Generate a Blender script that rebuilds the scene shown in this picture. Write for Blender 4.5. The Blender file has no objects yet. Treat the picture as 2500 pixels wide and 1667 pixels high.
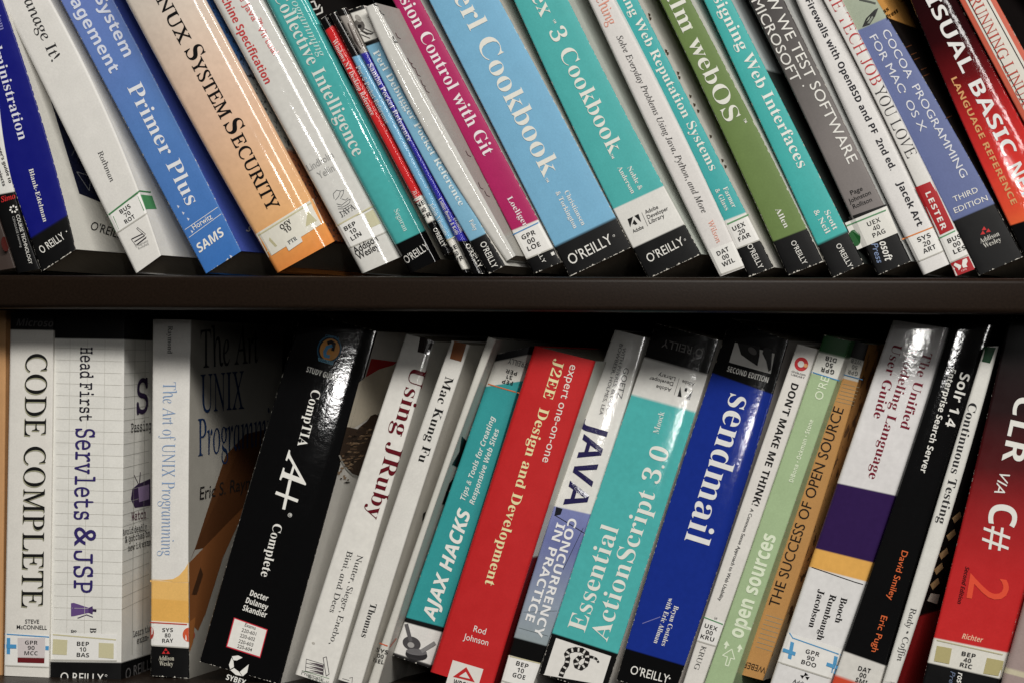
import bpy, math, random
from mathutils import Vector, Matrix
random.seed(7)
scene = bpy.context.scene
COL = scene.collection

# ------------------------------------------------------------------ camera (metres; +X along the shelf, +Y into it, +Z up)
F, CX, CY = 5834.8, 1250.0, 833.5           # focal length and optical centre for a 2500 px wide frame
ex = Vector((35000, 269.5, -F)).normalized()
ey = Vector((972, 91.5, F)).normalized()
ez = ex.cross(ey).normalized()
def to_world(c): return Vector((c.dot(ex), c.dot(ey), c.dot(ez)))
DIST = F / 3880.0
CAM = to_world(Vector((0, 0, 1))) * -DIST
cam_data = bpy.data.cameras.new('camera')
cam_data.lens = F / 2500 * 36; cam_data.sensor_width = 36; cam_data.clip_start = 0.05; cam_data.clip_end = 50
cam = bpy.data.objects.new('camera', cam_data); COL.objects.link(cam)
r_, u_, b_ = to_world(Vector((1, 0, 0))), to_world(Vector((0, -1, 0))), to_world(Vector((0, 0, -1)))
cam.matrix_world = Matrix(((r_.x, u_.x, b_.x, CAM.x), (r_.y, u_.y, b_.y, CAM.y), (r_.z, u_.z, b_.z, CAM.z), (0, 0, 0, 1)))
scene.camera = cam

# ------------------------------------------------------------------ light: library ceiling lamps in front of the shelf, and an added strip lamp
world = bpy.data.worlds.new('World'); scene.world = world; world.use_nodes = True
world.node_tree.nodes['Background'].inputs[0].default_value = (1.0, 0.95, 0.88, 1)
world.node_tree.nodes['Background'].inputs[1].default_value = 0.02
def area_lamp(name, loc, target, sx, sy, watts, col, along=None):
    d = bpy.data.lights.new(name, 'AREA'); d.shape = 'RECTANGLE'; d.size = sx; d.size_y = sy; d.energy = watts; d.color = col
    o = bpy.data.objects.new(name, d); COL.objects.link(o); o.location = loc
    z = (Vector(loc) - Vector(target)).normalized(); y = along or Vector((0, 0, 1))
    y = (y - z * y.dot(z)).normalized(); x = y.cross(z)
    o.rotation_euler = Matrix((x, y, z)).transposed().to_euler()
    return o
area_lamp('ceiling_lamp', (1.35, -4.0, 2.9), (-0.05, 0, 0), 4.6, 0.8, 282, (1.0, 0.965, 0.91))
GLINT = Vector((0.35, -4.6, 0.72))
area_lamp('far_ceiling_lamp', GLINT, (0, 0, 0), 0.13, 0.09, 1.9, (1.0, 0.98, 0.95))
STREAK = Vector((0.95, -4.4, 1.15))                     # added strip lamp, tilted like the upper spines to draw streaks of glare
area_lamp('streak_lamp', STREAK, (0, 0, 0), 0.14, 1.7, 15, (1.0, 0.98, 0.95), Vector((-0.45, 0, 0.89)))
vs = scene.view_settings
scene.display_settings.display_device = 'sRGB'
vs.view_transform = 'Standard'; vs.look = 'None'; vs.exposure = 0.0; vs.gamma = 1.0; vs.use_curve_mapping = False

# ------------------------------------------------------------------ measuring helpers
ZS = 3.2672
SYS = {'A0': (0, 0), 'A1': (0, 220), 'C0': (620, 0), 'C1': (620, 220), 'E0': (1240, 0), 'E1': (1240, 220), 'G0': (1860, 0), 'G1': (1860, 220),
       'a': (0, 740), 'b': (0, 1187), 'c': (620, 740), 'd': (620, 1187), 'e': (1240, 740), 'f': (1240, 1187), 'g': (1860, 740), 'h': (1860, 1187)}
CUR = ['A1']
def P(p):
    if len(p) == 3:
        o = SYS[p[0]]; x, y = p[1], p[2]
    else:
        o = SYS[CUR[0]]; x, y = p
    return Vector((o[0] + x / ZS, o[1] + y / ZS))
def ray(px, py):
    return to_world(Vector((px - CX, py - CY, F)))
RX, RY, R0 = to_world(Vector((1, 0, 0))), to_world(Vector((0, 1, 0))), to_world(Vector((-CX, -CY, F)))
def at(px, py, Y):
    dx, dy, dz = R0.x + px * RX.x + py * RY.x, R0.y + px * RX.y + py * RY.y, R0.z + px * RX.z + py * RY.z
    k = (Y - CAM.y) / dy
    return Vector((CAM.x + dx * k, Y, CAM.z + dz * k))
def lin(c):
    c /= 255.0
    return c / 12.92 if c <= 0.04045 else ((c + 0.055) / 1.055) ** 2.4
ALB = 1.22
def rgb(c):
    l = [lin(v) * ALB for v in c]; g = 0.3 * l[0] + 0.6 * l[1] + 0.1 * l[2]
    return tuple(min(0.84, v + (g - v) * 0.11) for v in l) + (1.0,)
WHITE, OFF, BLACK, INK = (206, 205, 200), (198, 197, 191), (11, 11, 12), (22, 21, 22)
TEAL, LBLUE = (56, 164, 162), (104, 164, 198)
BEIGE = (186, 180, 142)

# ------------------------------------------------------------------ materials
def new_mat(name):
    m = bpy.data.materials.new(name); m.use_nodes = True
    nt = m.node_tree; nt.nodes['Principled BSDF'].inputs['Specular IOR Level'].default_value = 0.2
    return m, nt, nt.nodes['Principled BSDF']
def gloss(nt, bs, rough, bump, scale=90.0, smooth=False):
    """laminated paper: a little uneven, so that reflections break up"""
    if rough < 0.2: bs.inputs['Specular IOR Level'].default_value = 0.5; rough *= 0.36
    tc = nt.nodes.new('ShaderNodeTexCoord')
    n1 = nt.nodes.new('ShaderNodeTexNoise'); n1.inputs['Scale'].default_value = scale; n1.inputs['Detail'].default_value = 2
    n2 = nt.nodes.new('ShaderNodeTexNoise'); n2.inputs['Scale'].default_value = 330 if rough < 0.09 else 900; n2.inputs['Detail'].default_value = 3
    nt.links.new(tc.outputs['Object'], n1.inputs['Vector']); nt.links.new(tc.outputs['Object'], n2.inputs['Vector'])
    ad = nt.nodes.new('ShaderNodeMath'); ad.operation = 'MULTIPLY_ADD'; ad.inputs[1].default_value = (0.25 if smooth else 0.9) if rough < 0.09 else 0.14
    nt.links.new(n2.outputs['Fac'], ad.inputs[0]); nt.links.new(n1.outputs['Fac'], ad.inputs[2])
    bp = nt.nodes.new('ShaderNodeBump'); bp.inputs['Strength'].default_value = bump * ((0.15 if smooth else 0.085) if rough < 0.09 else 0.3); bp.inputs['Distance'].default_value = 0.002
    nt.links.new(ad.outputs[0], bp.inputs['Height']); nt.links.new(bp.outputs['Normal'], bs.inputs['Normal'])
    mr = nt.nodes.new('ShaderNodeMapRange'); mr.inputs['To Min'].default_value = rough * 0.8; mr.inputs['To Max'].default_value = rough * 1.3
    nt.links.new(n1.outputs['Fac'], mr.inputs['Value']); nt.links.new(mr.outputs['Result'], bs.inputs['Roughness'])
    return tc, n1, n2
def grain(nt, n2, col_out, amt=0.10):
    mr = nt.nodes.new('ShaderNodeMapRange'); mr.inputs['To Min'].default_value = 1 - amt; mr.inputs['To Max'].default_value = 1 + amt
    nt.links.new(n2.outputs['Fac'], mr.inputs['Value'])
    vm = nt.nodes.new('ShaderNodeVectorMath'); vm.operation = 'SCALE'
    nt.links.new(col_out, vm.inputs[0]); nt.links.new(mr.outputs['Result'], vm.inputs['Scale'])
    return vm.outputs['Vector']
INKS = {}
def ink(col, rough=0.3):
    k = (tuple(col), rough)
    if k not in INKS:
        m, nt, bs = new_mat('print_%d_%d_%d' % tuple(col))
        tc, n1, n2 = gloss(nt, bs, rough, 0.10)
        rg = nt.nodes.new('ShaderNodeRGB'); rg.outputs[0].default_value = rgb(col)
        nt.links.new(grain(nt, n2, rg.outputs[0], 0.08), bs.inputs['Base Color'])
        INKS[k] = m
    return INKS[k]
def ramp_mat(name, stops, rough=0.3, bump=0.1, wear=0.0, speckle=None, scale=90.0, smooth=False):
    """stops: [(v, colour)] along the spine, printed colour bands"""
    m, nt, bs = new_mat(name)
    tc, n1, n2 = gloss(nt, bs, rough, bump, scale, smooth)
    uv = nt.nodes.new('ShaderNodeUVMap'); uv.uv_map = 'cover'
    sp = nt.nodes.new('ShaderNodeSeparateXYZ'); nt.links.new(uv.outputs[0], sp.inputs[0])
    cr = nt.nodes.new('ShaderNodeValToRGB'); nt.links.new(sp.outputs['Y'], cr.inputs[0])
    e = cr.color_ramp.elements
    stops = sorted(stops, key=lambda s: s[0])
    e[0].position = max(0, min(1, stops[0][0])); e[0].color = rgb(stops[0][1])
    e[1].position = max(0, min(1, stops[-1][0])); e[1].color = rgb(stops[-1][1])
    for s in stops[1:-1]:
        q = e.new(max(0, min(1, s[0]))); q.color = rgb(s[1])
    out = cr.outputs[0]
    if speckle:
        sc, th, colr = speckle
        ns = nt.nodes.new('ShaderNodeTexNoise'); ns.inputs['Scale'].default_value = sc; ns.inputs['Detail'].default_value = 4
        nt.links.new(tc.outputs['Object'], ns.inputs['Vector'])
        st = nt.nodes.new('ShaderNodeMapRange'); st.inputs['From Min'].default_value = th; st.inputs['From Max'].default_value = th + 0.06
        nt.links.new(ns.outputs['Fac'], st.inputs['Value'])
        mx = nt.nodes.new('ShaderNodeMix'); mx.data_type = 'RGBA'
        nt.links.new(st.outputs['Result'], mx.inputs['Factor']); nt.links.new(out, mx.inputs[6]); mx.inputs[7].default_value = rgb(colr)
        out = mx.outputs[2]
    if wear:
        # rubbed corners and edges where the print has chipped off to the paper
        ns = nt.nodes.new('ShaderNodeTexNoise'); ns.inputs['Scale'].default_value = 520; ns.inputs['Detail'].default_value = 3
        nt.links.new(tc.outputs['Object'], ns.inputs['Vector'])
        uw = nt.nodes.new('ShaderNodeUVMap'); uw.uv_map = 'edge_distance'
        s2 = nt.nodes.new('ShaderNodeSeparateXYZ'); nt.links.new(uw.outputs[0], s2.inputs[0])
        mn = nt.nodes.new('ShaderNodeMath'); mn.operation = 'MINIMUM'
        s3 = nt.nodes.new('ShaderNodeMath'); s3.operation = 'MULTIPLY'; s3.inputs[1].default_value = 1.6
        nt.links.new(s2.outputs['X'], s3.inputs[0]); nt.links.new(s3.outputs[0], mn.inputs[0]); nt.links.new(s2.outputs['Y'], mn.inputs[1])
        ml = nt.nodes.new('ShaderNodeMath'); ml.operation = 'MULTIPLY_ADD'; ml.inputs[1].default_value = -0.30; ml.inputs[2].default_value = 0.10 + wear
        nt.links.new(mn.outputs[0], ml.inputs[0])
        ad = nt.nodes.new('ShaderNodeMath'); ad.operation = 'ADD'; nt.links.new(ml.outputs[0], ad.inputs[0]); nt.links.new(ns.outputs['Fac'], ad.inputs[1])
        st = nt.nodes.new('ShaderNodeMapRange'); st.inputs['From Min'].default_value = 0.66; st.inputs['From Max'].default_value = 0.69
        nt.links.new(ad.outputs[0], st.inputs['Value'])
        mx = nt.nodes.new('ShaderNodeMix'); mx.data_type = 'RGBA'
        nt.links.new(st.outputs['Result'], mx.inputs['Factor']); nt.links.new(out, mx.inputs[6]); mx.inputs[7].default_value = rgb((200, 196, 186))
        out = mx.outputs[2]
    nt.links.new(grain(nt, n1, grain(nt, n2, out), 0.07), bs.inputs['Base Color'])
    return m
def paper_mat():
    m, nt, bs = new_mat('page_edges')
    tc = nt.nodes.new('ShaderNodeTexCoord')
    w = nt.nodes.new('ShaderNodeTexNoise'); w.inputs['Scale'].default_value = 30
    mp = nt.nodes.new('ShaderNodeMapping'); mp.inputs['Scale'].default_value = (120, 1, 1)
    nt.links.new(tc.outputs['Object'], mp.inputs[0]); nt.links.new(mp.outputs[0], w.inputs['Vector'])
    cr = nt.nodes.new('ShaderNodeValToRGB'); cr.color_ramp.elements[0].color = (0.30, 0.26, 0.20, 1); cr.color_ramp.elements[1].color = (0.52, 0.47, 0.38, 1)
    nt.links.new(w.outputs['Fac'], cr.inputs[0]); nt.links.new(cr.outputs[0], bs.inputs['Base Color']); bs.inputs['Roughness'].default_value = 0.9
    return m
PAPER = paper_mat()

# ------------------------------------------------------------------ mesh helper
def mesh_obj(name, verts, faces, mats, fm=None, parent=None, inv=None, uvs=None, smooth=False):
    me = bpy.data.meshes.new(name)
    if inv is not None: verts = [inv @ Vector(v) for v in verts]
    me.from_pydata([tuple(v) for v in verts], [], faces)
    for m in mats: me.materials.append(m)
    if fm: me.polygons.foreach_set('material_index', fm)
    for nm, data in (uvs or {}).items():
        l = me.uv_layers.new(name=nm)
        for lp in me.loops: l.data[lp.index].uv = data[lp.vertex_index]
    if smooth: me.polygons.foreach_set('use_smooth', [True] * len(faces))
    me.update()
    o = bpy.data.objects.new(name, me); COL.objects.link(o)
    if parent: o.parent = parent
    return o

# ------------------------------------------------------------------ shelf boards
SHELF_Y = -0.040
z_top, z_bot = at(1250, 675.5, SHELF_Y).z, at(1250, 760, SHELF_Y).z
def metal_mat():
    m, nt, bs = new_mat('brown_powder_coat')
    tc = nt.nodes.new('ShaderNodeTexCoord')
    n = nt.nodes.new('ShaderNodeTexNoise'); n.inputs['Scale'].default_value = 700; n.inputs['Detail'].default_value = 4
    nt.links.new(tc.outputs['Object'], n.inputs['Vector'])
    cr = nt.nodes.new('ShaderNodeValToRGB'); cr.color_ramp.elements[0].position = 0.3; cr.color_ramp.elements[1].position = 0.75
    cr.color_ramp.elements[0].color = (0.0120, 0.0072, 0.0047, 1); cr.color_ramp.elements[1].color = (0.0195, 0.0120, 0.0080, 1)
    nt.links.new(n.outputs['Fac'], cr.inputs[0]); nt.links.new(cr.outputs[0], bs.inputs['Base Color'])
    bp = nt.nodes.new('ShaderNodeBump'); bp.inputs['Strength'].default_value = 0.09; bp.inputs['Distance'].default_value = 0.0006
    nt.links.new(n.outputs['Fac'], bp.inputs['Height']); nt.links.new(bp.outputs['Normal'], bs.inputs['Normal'])
    bs.inputs['Roughness'].default_value = 0.42; bs.inputs['Specular IOR Level'].default_value = 0.16
    return m
METAL = metal_mat()
def shelf(name, zt, zb, label=None):
    """folded sheet-metal shelf: rounded front lip, returned under at the back"""
    r = 0.0035; prof = []
    for cx, cz, a0 in ((SHELF_Y + r, zt - r, 90), (SHELF_Y + r, zb + r, 180)):
        for k in range(7):
            a = math.radians(a0 + 15 * k); prof.append((cx + r * math.cos(a), cz + r * math.sin(a)))
    prof = [(0.30, zt)] + prof + [(SHELF_Y + 0.022, zb), (SHELF_Y + 0.022, zt - 0.004), (0.30, zt - 0.004)]
    xs = (-0.62, 0.72); n = len(prof)
    vs_ = [(x, y, z) for x in xs for y, z in prof]
    fs = [(i, (i + 1) % n, n + (i + 1) % n, n + i) for i in range(n)] + [tuple(range(n - 1, -1, -1)), tuple(range(n, 2 * n))]
    o = mesh_obj(name, vs_, fs, [METAL], smooth=False)
    for p in o.data.polygons:
        if len(p.vertices) == 4 and 1 <= p.index <= 13: p.use_smooth = True
    o['label'] = label; o['category'] = 'shelf board'
    return o
shelf('shelf_board', z_top, z_bot, 'dark brown metal shelf board between the two rows of books')
z2 = at(1250, 1688, 0.0).z
shelf('shelf_board', z2, z2 - (z_top - z_bot), 'dark brown metal shelf board under the lower row of books')
shelf('shelf_board', z_top + (z_top - z2), z_top + (z_top - z2) - (z_top - z_bot), 'unseen dark brown metal shelf board added above the upper row to shade the back')  # out of view, added to keep lamp light off the back panel
bk_, nt_, bs_ = new_mat('back_panel_paint'); bs_.inputs['Base Color'].default_value = (0.012, 0.011, 0.010, 1); bs_.inputs['Roughness'].default_value = 0.8
nz_ = nt_.nodes.new('ShaderNodeTexNoise'); nz_.inputs['Scale'].default_value = 60
rp_ = nt_.nodes.new('ShaderNodeMapRange'); rp_.inputs['To Min'].default_value = 0.7; rp_.inputs['To Max'].default_value = 0.9
nt_.links.new(nz_.outputs['Fac'], rp_.inputs['Value']); nt_.links.new(rp_.outputs['Result'], bs_.inputs['Roughness'])
def boxv(x0, x1, y0, y1, z0, z1):
    v = [(x, y, z) for x in (x0, x1) for y in (y0, y1) for z in (z0, z1)]
    return v, [(0, 1, 3, 2), (4, 6, 7, 5), (0, 4, 5, 1), (2, 3, 7, 6), (0, 2, 6, 4), (1, 5, 7, 3)]
v_, f_ = boxv(-0.62, 0.72, 0.302, 0.312, z2 - 0.03, z_top + (z_top - z2) + 0.01)
o = mesh_obj('back_panel', v_, f_, [bk_]); o['label'] = 'black back panel of the bookcase seen in the gaps between books'; o['category'] = 'bookcase back'; o['kind'] = 'structure'

# ------------------------------------------------------------------ lettering
def shift(s, A, a, d):
    o = ''
    for c in s:
        if 'A' <= c <= 'Z' and A: o += chr(A + ord(c) - 65)
        elif 'a' <= c <= 'z' and a: o += chr(a + ord(c) - 97)
        elif c.isdigit() and d: o += chr(d + int(c))
        else: o += c
    return o.replace(chr(0x1D455), '\u210e')
#        capitals  small    digits   offset  shear
FONT = {'S': (0x1D400, 0x1D41A, 0x1D7CE, -0.005, 0), 'SB': (0x1D400, 0x1D41A, 0x1D7CE, 0, 0), 'ST': (0x1D400, 0x1D41A, 0x1D7CE, -0.0085, 0),
        'SU': (0x1D434, 0x1D44E, 0x1D7CE, 0, -0.28), 'SUB': (0x1D434, 0x1D44E, 0x1D7CE, 0.012, -0.28), 'SUT': (0x1D434, 0x1D44E, 0x1D7CE, -0.0075, -0.28), 'SI': (0x1D434, 0x1D44E, 0x1D7CE, 0, 0),
        'SBI': (0x1D434, 0x1D44E, 0x1D7CE, 0.014, 0),
        'N': (0, 0, 0, 0, 0), 'NB': (0, 0, 0, 0.009, 0), 'NI': (0, 0, 0, 0, 0.2), 'G': (0, 0, 0, 0.003, 0), 'GI': (0, 0, 0, 0, 0.22),
        'GB': (0x1D5D4, 0x1D5EE, 0x1D7EC, 0, 0), 'GM': (0x1D5D4, 0x1D5EE, 0x1D7EC, -0.010, 0), 'GX': (0x1D5D4, 0x1D5EE, 0x1D7EC, 0.012, 0), 'GXI': (0x1D5D4, 0x1D5EE, 0x1D7EC, 0.012, 0.2), 'GBI': (0x1D5D4, 0x1D5EE, 0x1D7EC, 0, 0.22),
        'M': (0x1D670, 0x1D68A, 0x1D7F6, 0.002, 0), 'MB': (0x1D670, 0x1D68A, 0x1D7F6, 0.006, 0)}
LINES = {}                       # every line of print, set in one long column per style and cut apart afterwards
def text_line(style, s, space=1.0):
    k = (style, space); LINES.setdefault(k, ['H']).append(s)
    return (k, len(LINES[k]) - 1)
LEAD = 8.0
def set_lines():
    objs = {}
    for (style, space), ls in LINES.items():
        A, a, d, off, sh = FONT[style]
        c = bpy.data.curves.new('lettering', 'FONT'); c.body = '\n'.join(shift(s, A, a, d) for s in ls); c.offset = off; c.shear = sh
        c.space_character = space; c.resolution_u = 3; c.space_line = LEAD
        o = bpy.data.objects.new('lettering', c); COL.objects.link(o); objs[style, space] = o
    bpy.context.view_layer.update()
    dg = bpy.context.evaluated_depsgraph_get(); out = {}
    for k, o in objs.items():
        ev = o.evaluated_get(dg); me = ev.to_mesh()
        vs_ = [v.co.copy() for v in me.vertices]; fs_ = [tuple(p.vertices) for p in me.polygons]
        ev.to_mesh_clear()
        rows = {}
        for f in fs_:
            y = sum(vs_[i].y for i in f) / len(f); r = round(-(y - 0.3) / LEAD)
            R = rows.setdefault(r, ({}, [], []))
            idx = []
            for i in f:
                if i not in R[0]:
                    R[0][i] = len(R[1]); v = vs_[i]; yy = v.y + r * LEAD
                    R[1].append((v.x, yy))
                idx.append(R[0][i])
            R[2].append(tuple(idx))
        out[k] = {r: (R[1], R[2]) for r, R in rows.items()}
        c = o.data; bpy.data.objects.remove(o); bpy.data.curves.remove(c)
    return out

# ------------------------------------------------------------------ books
BOOKS = []
class Book: pass
def polyfit(pts):
    """edge of a spine as x over y: straight, or a parabola that runs on straight outside the measured stretch"""
    if len(pts) == 2:
        (x0, y0), (x1, y1) = pts; k = (x1 - x0) / (y1 - y0)
        return lambda y: x0 + k * (y - y0)
    (x0, y0), (x1, y1), (x2, y2) = pts
    d1 = (x1 - x0) / (y1 - y0); d2 = ((x2 - x1) / (y2 - y1) - d1) / (y2 - y0)
    lo, hi = min(y0, y1, y2), max(y0, y1, y2)
    def f(y): return x0 + d1 * (y - y0) + d2 * (y - y0) * (y - y1)
    def s(y): return d1 + d2 * (2 * y - y0 - y1)
    def g(y):
        if y < lo: return f(lo) + s(lo) * (y - lo)
        if y > hi: return f(hi) + s(hi) * (y - hi)
        return f(y)
    return g
def book(kind, label, sysn, L, R, bands, H=None, top=None, depth=0.178, skew=None, y0=0.0, r=1.1, bow=0.5, rough=0.3, bump=0.1, wear=0.0,
         fc=None, bc=None, glint=None, streak=None, yaw=None, pitch=None, hard=False, speckle=None, fspeckle=None, group=None, cat='book', scale=90.0, seen=False):
    CUR[0] = sysn
    b = Book(); BOOKS.append(b)
    if skew is None: skew = 0.35 if group in ('books leaning on the upper shelf', 'thin pocket books in a gap of the upper row') else 0.28
    b.kind, b.label, b.sys, b.group, b.cat = kind, label, sysn, group, cat
    Lp, Rp = [P(p) for p in L], [P(p) for p in R]
    b.fl, b.fr = polyfit(Lp), polyfit(Rp)
    b.ybl, b.ybr = Lp[0].y, Rp[0].y
    if top: b.ytl, b.ytr = P(top[0]).y, P(top[1]).y
    else:
        k = H * 3.88
        for e, fn, y in (('l', b.fl, b.ybl), ('r', b.fr, b.ybr)):
            sl = (fn(y - 200) - fn(y)) / -200.0
            setattr(b, 'yt' + e, y - k / math.sqrt(1 + sl * sl))
    # rest on the shelf
    zs = z_top if b.ybl < 800 else z2
    if zs == z_top:
        for e, fn in (('l', b.fl), ('r', b.fr)):
            y = getattr(b, 'yb' + e)
            while at(fn(y), y, 0.0).z < zs + 0.0002: y -= 0.5
            setattr(b, 'yb' + e, y)
    elif seen:
        # its foot shows: it stands as far back as its lowest corner says
        x, y = (b.fl(b.ybl), b.ybl) if b.ybl > b.ybr else (b.fr(b.ybr), b.ybr)
        d = ray(x, y); y0 = max(-0.01, min(0.013, CAM.y + d.y * (z2 - CAM.z) / d.z))
    else:
        y = 1660.0
        while at(b.fr(y), y, y0).z > zs + 0.0002: y += 0.5
        b.ybr = y; pr_ = Vector((b.fr(y), y))
        sl = (b.fl(y - 100) - b.fl(y - 300)) / 200.0; d = Vector((sl, 1)).normalized()
        while (Vector((b.fl(y), y)) - pr_).dot(d) > 0: y -= 0.5
        b.ybl = y
    pl, pr = at(b.fl(b.ybl), b.ybl, 0), at(b.fr(b.ybr), b.ybr, 0)
    b.w = (pr - pl).length * 1000
    b.r, b.bow, b.y0, b.skew, b.depth, b.hard = min(r, b.w * 0.3), bow, y0, skew, depth, hard
    b.xc, b.zb = (pl.x + pr.x) / 2, min(pl.z, pr.z)
    b.ax = b.az = 0.0
    if glint or streak:
        # the tilt that makes the laminate mirror a lamp at this spot
        g = P(glint or streak); q = at(g.x, g.y, y0)
        n = ((CAM - q).normalized() + ((GLINT if glint else STREAK) - q).normalized()).normalized()
        b.ax, b.az = n.x / -n.y, n.z / -n.y
        u = (g.x - b.fl(g.y)) / (b.fr(g.y) - b.fl(g.y)); sl = 4 * bow * (2 * u - 1) / b.w
        k = pr - pl; k = Vector((k.x, 0, k.z)).normalized()
        b.ax -= sl * k.x; b.az -= sl * k.z
    else:
        b.ax = math.tan(math.radians(yaw if yaw is not None else random.uniform(-1.2, 1.2)))
        b.az = math.tan(math.radians(pitch if pitch is not None else random.uniform(0.3, 2.0)))
    b.rough, b.bump, b.wear, b.bands, b.fc, b.bc, b.speckle, b.fspeckle, b.scale = rough, bump, wear, bands, fc, bc, speckle, fspeckle, scale
    b.items = []; b.smooth = bool(streak)
    return b
def B(): return BOOKS[-1]
def surf_y(b, x, y, X, Z):
    xl, xr = b.fl(y), b.fr(y)
    u = min(1.0, max(0.0, (x - xl) / (xr - xl)))
    d = min(u, 1 - u) * b.w
    off = 0.0
    if d < b.r: off = b.r - math.sqrt(max(0.0, b.r * b.r - (b.r - d) ** 2))
    off -= b.bow * 4 * u * (1 - u)
    return b.y0 + off / 1000 + b.ax * (X - b.xc) + b.az * (Z - b.zb)
def spine_pt(b, x, y, lift=0.0):
    q = at(x, y, b.y0)
    for _ in range(3):
        q = at(x, y, surf_y(b, x, y, q.x, q.z) - lift)
    return q
def side_plane(b, y):
    p1, p2 = spine_pt(b, b.fr(y + 60), y + 60), spine_pt(b, b.fr(y - 60), y - 60)
    d = Vector((math.sin(b.skew), math.cos(b.skew), 0))
    n = d.cross(p2 - p1).normalized()
    if n.x < 0: n = -n
    return p1, n
def side_pt(b, x, y, yref, lift):
    p, n = side_plane(b, yref)
    d = ray(x, y); p = p + n * lift
    return CAM + d * ((p - CAM).dot(n) / d.dot(n))
def t(role, style, s, p0, p1, h, col, on='S', up=None, space=1.0):
    """a line of print: baseline from p0 to p1, capital height h"""
    b = B(); a, c = P(p0), P(p1)
    if up is None:
        d = (c - a).normalized(); upv = Vector((d.y, -d.x)) * (h / ZS)
    else: upv = Vector(up) / ZS
    it = {'role': role, 'style': style, 'text': text_line(style, s, space), 'a': a, 'd': c - a, 'up': upv, 'col': col, 'on': on, 'lvl': 2}
    b.items.append(it); return it
def q(role, pts, col, on='S', lvl=1):
    """a printed or stuck-on flat shape"""
    B().items.append({'role': role, 'pts': [P(p) for p in pts], 'col': col, 'on': on, 'lvl': lvl})
def ell(role, c, rx, ry, col, rot=0.0, on='S', lvl=1, n=28, a0=0, a1=360):
    cx, cy = c[-2:]; pre = tuple(c[:-2]); ra = math.radians(rot); pts = []
    for k in range(n):
        a = math.radians(a0 + (a1 - a0) * k / (n if a1 - a0 == 360 else n - 1)); x, y = rx * math.cos(a), ry * math.sin(a)
        pts.append(pre + (cx + x * math.cos(ra) - y * math.sin(ra), cy + x * math.sin(ra) + y * math.cos(ra)))
    q(role, pts, col, on, lvl)
def line(role, pts, w, col, on='S', lvl=1):
    """a drawn stroke of width w"""
    for k in range(len(pts) - 1):
        pre = tuple(pts[k][:-2]); o_ = SYS[pre[0] if pre else CUR[0]]
        (x0, y0), (x1, y1) = [((P(p_).x - o_[0]) * ZS, (P(p_).y - o_[1]) * ZS) for p_ in (pts[k], pts[k + 1])]
        L_ = math.hypot(x1 - x0, y1 - y0) or 1; nx, ny = -(y1 - y0) / L_ * w / 2, (x1 - x0) / L_ * w / 2
        ex_, ey_ = (x1 - x0) / L_ * w * 0.2, (y1 - y0) / L_ * w * 0.2
        q(role, [pre + (x0 + nx - ex_, y0 + ny - ey_), pre + (x1 + nx + ex_, y1 + ny + ey_), pre + (x1 - nx + ex_, y1 - ny + ey_), pre + (x0 - nx - ex_, y0 - ny - ey_)], col, on, lvl)
def label3(a, b_, c, h=40, col=INK):
    """the three typed lines of a shelf label, evenly spaced"""
    lines = [a, b_, c]
    if c[0]:
        m1, m3 = (P(a[1]) + P(a[2])) / 2, (P(c[1]) + P(c[2])) / 2
        d = (P(a[2]) - P(a[1])); L1 = d.length; d.normalize(); up = Vector((d.y, -d.x))
        pitch = abs((m3 - m1).dot(up)) / 2 * ZS
        h = min(h, pitch * 0.74)
        m2 = (m1 + m3) / 2; w = L1 * 0.27 * (len(b_[0]) / 2)
        o_ = SYS[CUR[0]]
        zz = lambda v: ((v.x - o_[0]) * ZS, (v.y - o_[1]) * ZS)
        lines[1] = (b_[0], zz(m2 - d * w), zz(m2 + d * w))
    for s, p0, p1 in lines:
        if s: t('label_text', 'GM', s, p0, p1, h, col)
def sticker(p_top, p_bot, u0=0.015, u1=0.985):
    """white paper label across the spine, between two heights read at its left edge"""
    b = B(); o_ = SYS[CUR[0]]; v1, v2 = vfrac(b, p_top), vfrac(b, p_bot)
    def pt(u, v):
        yl, yr = b.ybl + (b.ytl - b.ybl) * v, b.ybr + (b.ytr - b.ybr) * v
        xl, xr = b.fl(yl), b.fr(yr); x, y = xl + (xr - xl) * u, yl + (yr - yl) * u
        return ((x - o_[0]) * ZS, (y - o_[1]) * ZS)
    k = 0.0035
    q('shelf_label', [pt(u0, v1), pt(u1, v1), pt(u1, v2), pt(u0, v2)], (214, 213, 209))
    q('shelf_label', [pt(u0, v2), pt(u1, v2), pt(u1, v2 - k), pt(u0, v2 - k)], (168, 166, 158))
def vfrac(b, p):
    y = P(p).y
    return (b.ybl - y) / (b.ybl - b.ytl)
def stops_of(b, bands):
    CUR[0] = b.sys
    out = []
    if bands[0] == 'g':
        return [(vfrac(b, p), c) for p, c in bands[1:]]
    out.append((0.0, bands[0])); prev = bands[0]
    for p, c in bands[1:]:
        v = vfrac(b, p); out += [(v - 0.0006, prev), (v + 0.0006, c)]; prev = c
    out.append((1.0, prev))
    return out
NV = 26
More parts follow.
